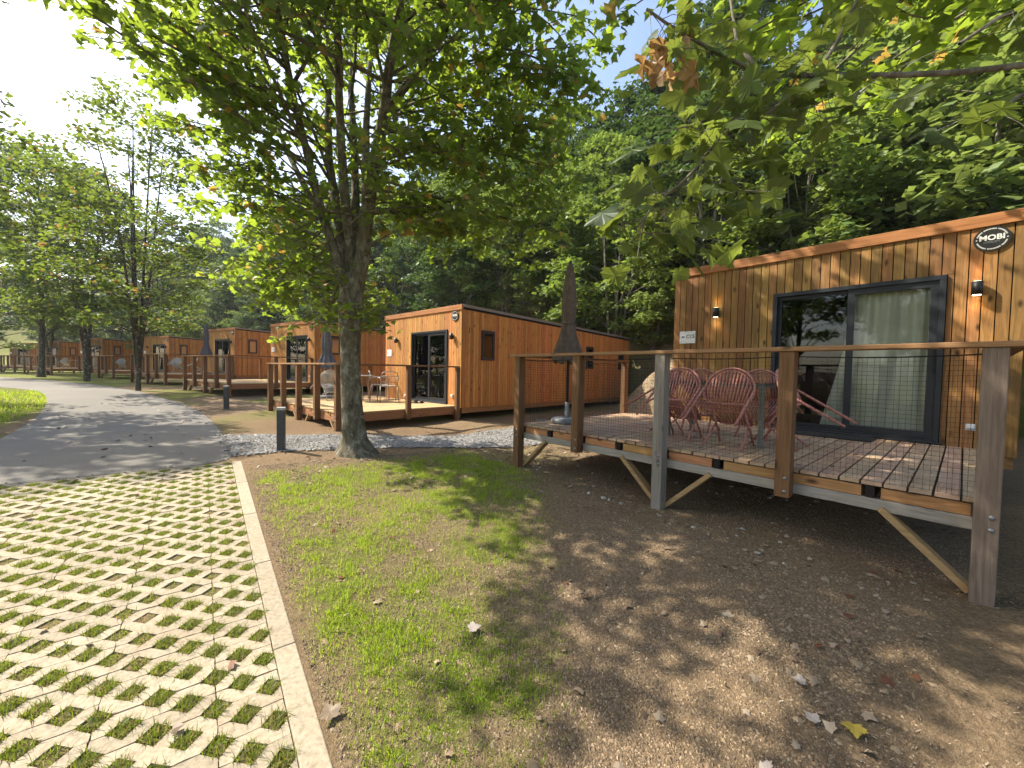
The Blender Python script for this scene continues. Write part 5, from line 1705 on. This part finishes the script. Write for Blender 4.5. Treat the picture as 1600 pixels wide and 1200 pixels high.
def try_spot(arc, d, gap, kind, s, sz=None):
    p_, n_ = along(arc)
    q = p_ + n_ * d
    if any(np.hypot(*(q - o)) < gap for o in spots): return
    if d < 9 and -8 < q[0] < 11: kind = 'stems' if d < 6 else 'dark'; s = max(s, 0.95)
    rr_ = q[0] / max(q[1], 1)
    if 0.06 < rr_ < 0.27 and q[1] > 5:      # keep the gap of sky between the big maple and the slope
        s = min(s, max(0.45, (1.6 + 0.60 * q[1] - G(q[0], q[1])) / 9.5))
    if q[1] < -6 : return
    spots.append(q)
    forest(kind, q[0], q[1], s, sz)
for row, (d0, gap, step) in enumerate(((1.4, 2.2, 2.6), (4.6, 2.8, 3.4), (8.5, 3.2, 4.2), (13.0, 3.6, 5.0), (18.5, 4.2, 6.0), (25, 5, 7.5))):
    a = 22.0 if row < 2 else 14.0
    while a < ARC[-1] - 6:
        q, _ = along(a)
        near = q[0] > -3
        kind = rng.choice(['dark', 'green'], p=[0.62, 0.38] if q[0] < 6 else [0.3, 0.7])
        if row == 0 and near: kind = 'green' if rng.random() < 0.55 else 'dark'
        s = rng.uniform(0.8, 1.15) * (0.66 if row == 0 else 0.9 if row == 1 else 1.1)
        s *= (1.0 if row == 0 else 1.25) if near else 1.15
        if q[0] > 9.5 and row < 3 and rng.random() < 0.75: kind = 'pale'; s = rng.uniform(1.7, 2.3)
        try_spot(a + rng.normal(0, 0.6), d0 + rng.normal(0, 0.7), gap, kind, s)
        a += step * rng.uniform(0.8, 1.2) * (1.0 if q[0] > -20 else 1.35)
for (px, py, s) in ((6.0, 17.0, 1.0), (3.6, 20.6, 1.0), (8.6, 14.6, 0.9), (12.8, 11.6, 1.0), (15.2, 9.4, 1.1), (11.0, 13.6, 1.1), (17.8, 7.2, 1.0), (14.0, 12.4, 1.1), (0.8, 22.5, 1.0), (14.5, 13.0, 1.9), (17.5, 10.5, 2.0), (19.5, 13.5, 2.1), (16.0, 16.0, 2.2), (21.5, 9.0, 2.0), (12.0, 15.5, 1.7), (20.0, 17.5, 2.3)):
    forest('pale', px, py, s)
for (px, py, s) in ((3.5, 20.0, 0.9),): forest('green', px, py, s)

for (px, py, kind, s) in ((-48, 20, 'dark', 1.5), (-56, 27, 'green', 1.5), (-44, 12, 'green', 1.3), (-62, 18, 'dark', 1.6), (-70, 30, 'dark', 1.7), (-66, 42, 'green', 1.6), (-78, 40, 'dark', 1.7),
                          (-60, 36, 'dark', 1.4), (-80, 22, 'green', 1.7), (-52, 8, 'dark', 1.5), (-72, 52, 'dark', 1.6), (-50, 38, 'green', 1.2)):
    forest(kind, px, py, s)

# ------------------------------------------------------------------ fallen leaves and bits
def flat_leaves(name, pts, size, mat, label, cat, tpl=T_MID, lift=0.012):
    P_ = pts.copy(); P_[:, 2] += lift
    o = leaf_mesh(name, P_, size, tpl, mat, None, spread=0.35, droop=0.1)
    return tag(o, label, cat, kind='stuff')
lp = pick(1700, 0.45, 6.0, 0.2, 7.0, lambda x, y: 0.12 + 0.5 * sst(0.45, 0.65, vnoise(x, y, 1.1, 41)) * sst(1.2, 2.6, ek(x, y)[0]) + 0.2 * sst(4, 5.5, ek(x, y)[1]))
flat_leaves('leaf_litter', lp, 0.042, M['leaf_dry'], 'small dry leaves littering the earth in front of the near deck', 'leaf litter')
lp = pick(130, -3.5, 0.28, 1.2, 6.2, lambda x, y: np.full(x.shape, 0.28))
flat_leaves('leaf_litter', lp, 0.045, M['leaf_dry'], 'a few dry leaves lying on the grass pavers', 'leaf litter')
lp = pick(700, -6, 0.3, 6.5, 16, lambda x, y: np.full(x.shape, 0.3))
lp = lp[on_road(lp)]; lp[:, 2] += 0.03
flat_leaves('leaf_litter', lp, 0.06, M['leaf_dry'], 'dry leaves scattered on the asphalt lane', 'leaf litter')
t_ = rng.integers(20, 200, 900); lp = dR[t_] + rng.normal(0, 0.07, (900, 2))
lp = np.concatenate([lp, (gz(lp[:, 0], lp[:, 1]) + 0.012)[:, None]], 1)
lumps('grit', lp, 0.009, M['gravel'], 'grey grit crumbling along the right edge of the lane', 'gravel', 0.6)
sp = pick(36000, 0.8, 5.4, -0.2, 6.0, lambda x, y: 0.2 + 0.8 * sst(0.35, 0.6, vnoise(x, y, 1.9, 42)) * sst(0.8, 2.2, ek(x, y)[0]))
n = len(sp); a = rng.random(n) * pi; L = 0.004 + 0.022 * rng.random(n) ** 2.2; wd = rng.uniform(0.0012, 0.0036, n)
d = np.stack([np.cos(a), np.sin(a), rng.normal(0, 0.25, n)], -1); s_ = np.stack([-np.sin(a), np.cos(a), rng.normal(0, 0.3, n)], -1)
c = sp + np.array([0, 0, 0.007])
V = np.stack([c - d * L[:, None] / 2 - s_ * wd[:, None] / 2, c - d * L[:, None] / 2 + s_ * wd[:, None] / 2, c + d * L[:, None] / 2 + s_ * wd[:, None] / 2, c + d * L[:, None] / 2 - s_ * wd[:, None] / 2], 1)
tag(raw_mesh('straw_bits', V.reshape(-1, 3), np.arange(4 * n).reshape(-1, 4), M['straw']), 'tiny straw and bark bits on the bare earth', 'litter', kind='stuff')
def single_leaf(x, y, size, mat, label, rz, tilt=0.15, group=None):
    TV, TT = T_BIG
    V_ = TV * size; V_[:, 2] = size * (0.25 * np.abs(TV[:, 0]) ** 1.5 + 0.10 * np.sin(TV[:, 1] * 5) * TV[:, 0])
    o = raw_mesh('fallen_leaf', V_, TT, mat)
    o.location = (x, y, G(x, y) + 0.022); o.rotation_euler = (tilt, 0.1, rz)
    tag(o, label, 'leaf', group)
single_leaf(1.49, 1.65, 0.070, M['leaf_yellow'], 'bright yellow fallen leaf lying alone on the bare earth', 2.6, -0.12)
single_leaf(1.43, 1.85, 0.062, M['leaf_bleached'], 'bleached pale leaf on the earth beyond the yellow leaf', 1.1, 0.1)
single_leaf(1.34, 1.66, 0.058, M['leaf_bleached'], 'bleached pale leaf just left of the yellow leaf', 0.4)
single_leaf(0.99, 1.49, 0.075, M['leaf_bleached'], 'curled pale leaf nearest the camera at the bottom edge', 3.9, 0.3)
single_leaf(-0.22, 2.26, 0.075, M['leaf_bleached'], 'pale leaf in the thin grass in the middle of the lawn strip', 5.0)
single_leaf(-0.76, 1.69, 0.080, M['leaf_dry'], 'curled brown leaf in the grass close to the kerb', 0.9, 0.3)

# ------------------------------------------------------------------ air
q = MB(); q.box(-205, 205, -205, 205, -1.6, 48)
o = q.build('haze', [], None)
hm = bpy.data.materials.new('thin_morning_haze'); hm.use_nodes = True
hn = hm.node_tree.nodes; hn.remove(hn['Principled BSDF'])
pv = hn.new('ShaderNodeVolumePrincipled')
pv.inputs['Color'].default_value = (0.86, 0.92, 1.0, 1)
pv.inputs['Density'].default_value = HAZE
pv.inputs['Anisotropy'].default_value = 0.3
hm.node_tree.links.new(pv.outputs[0], hn['Material Output'].inputs['Volume'])
o.data.materials.append(hm)
tag(o, 'thin bluish haze in the air between the trees', 'haze', kind='stuff')
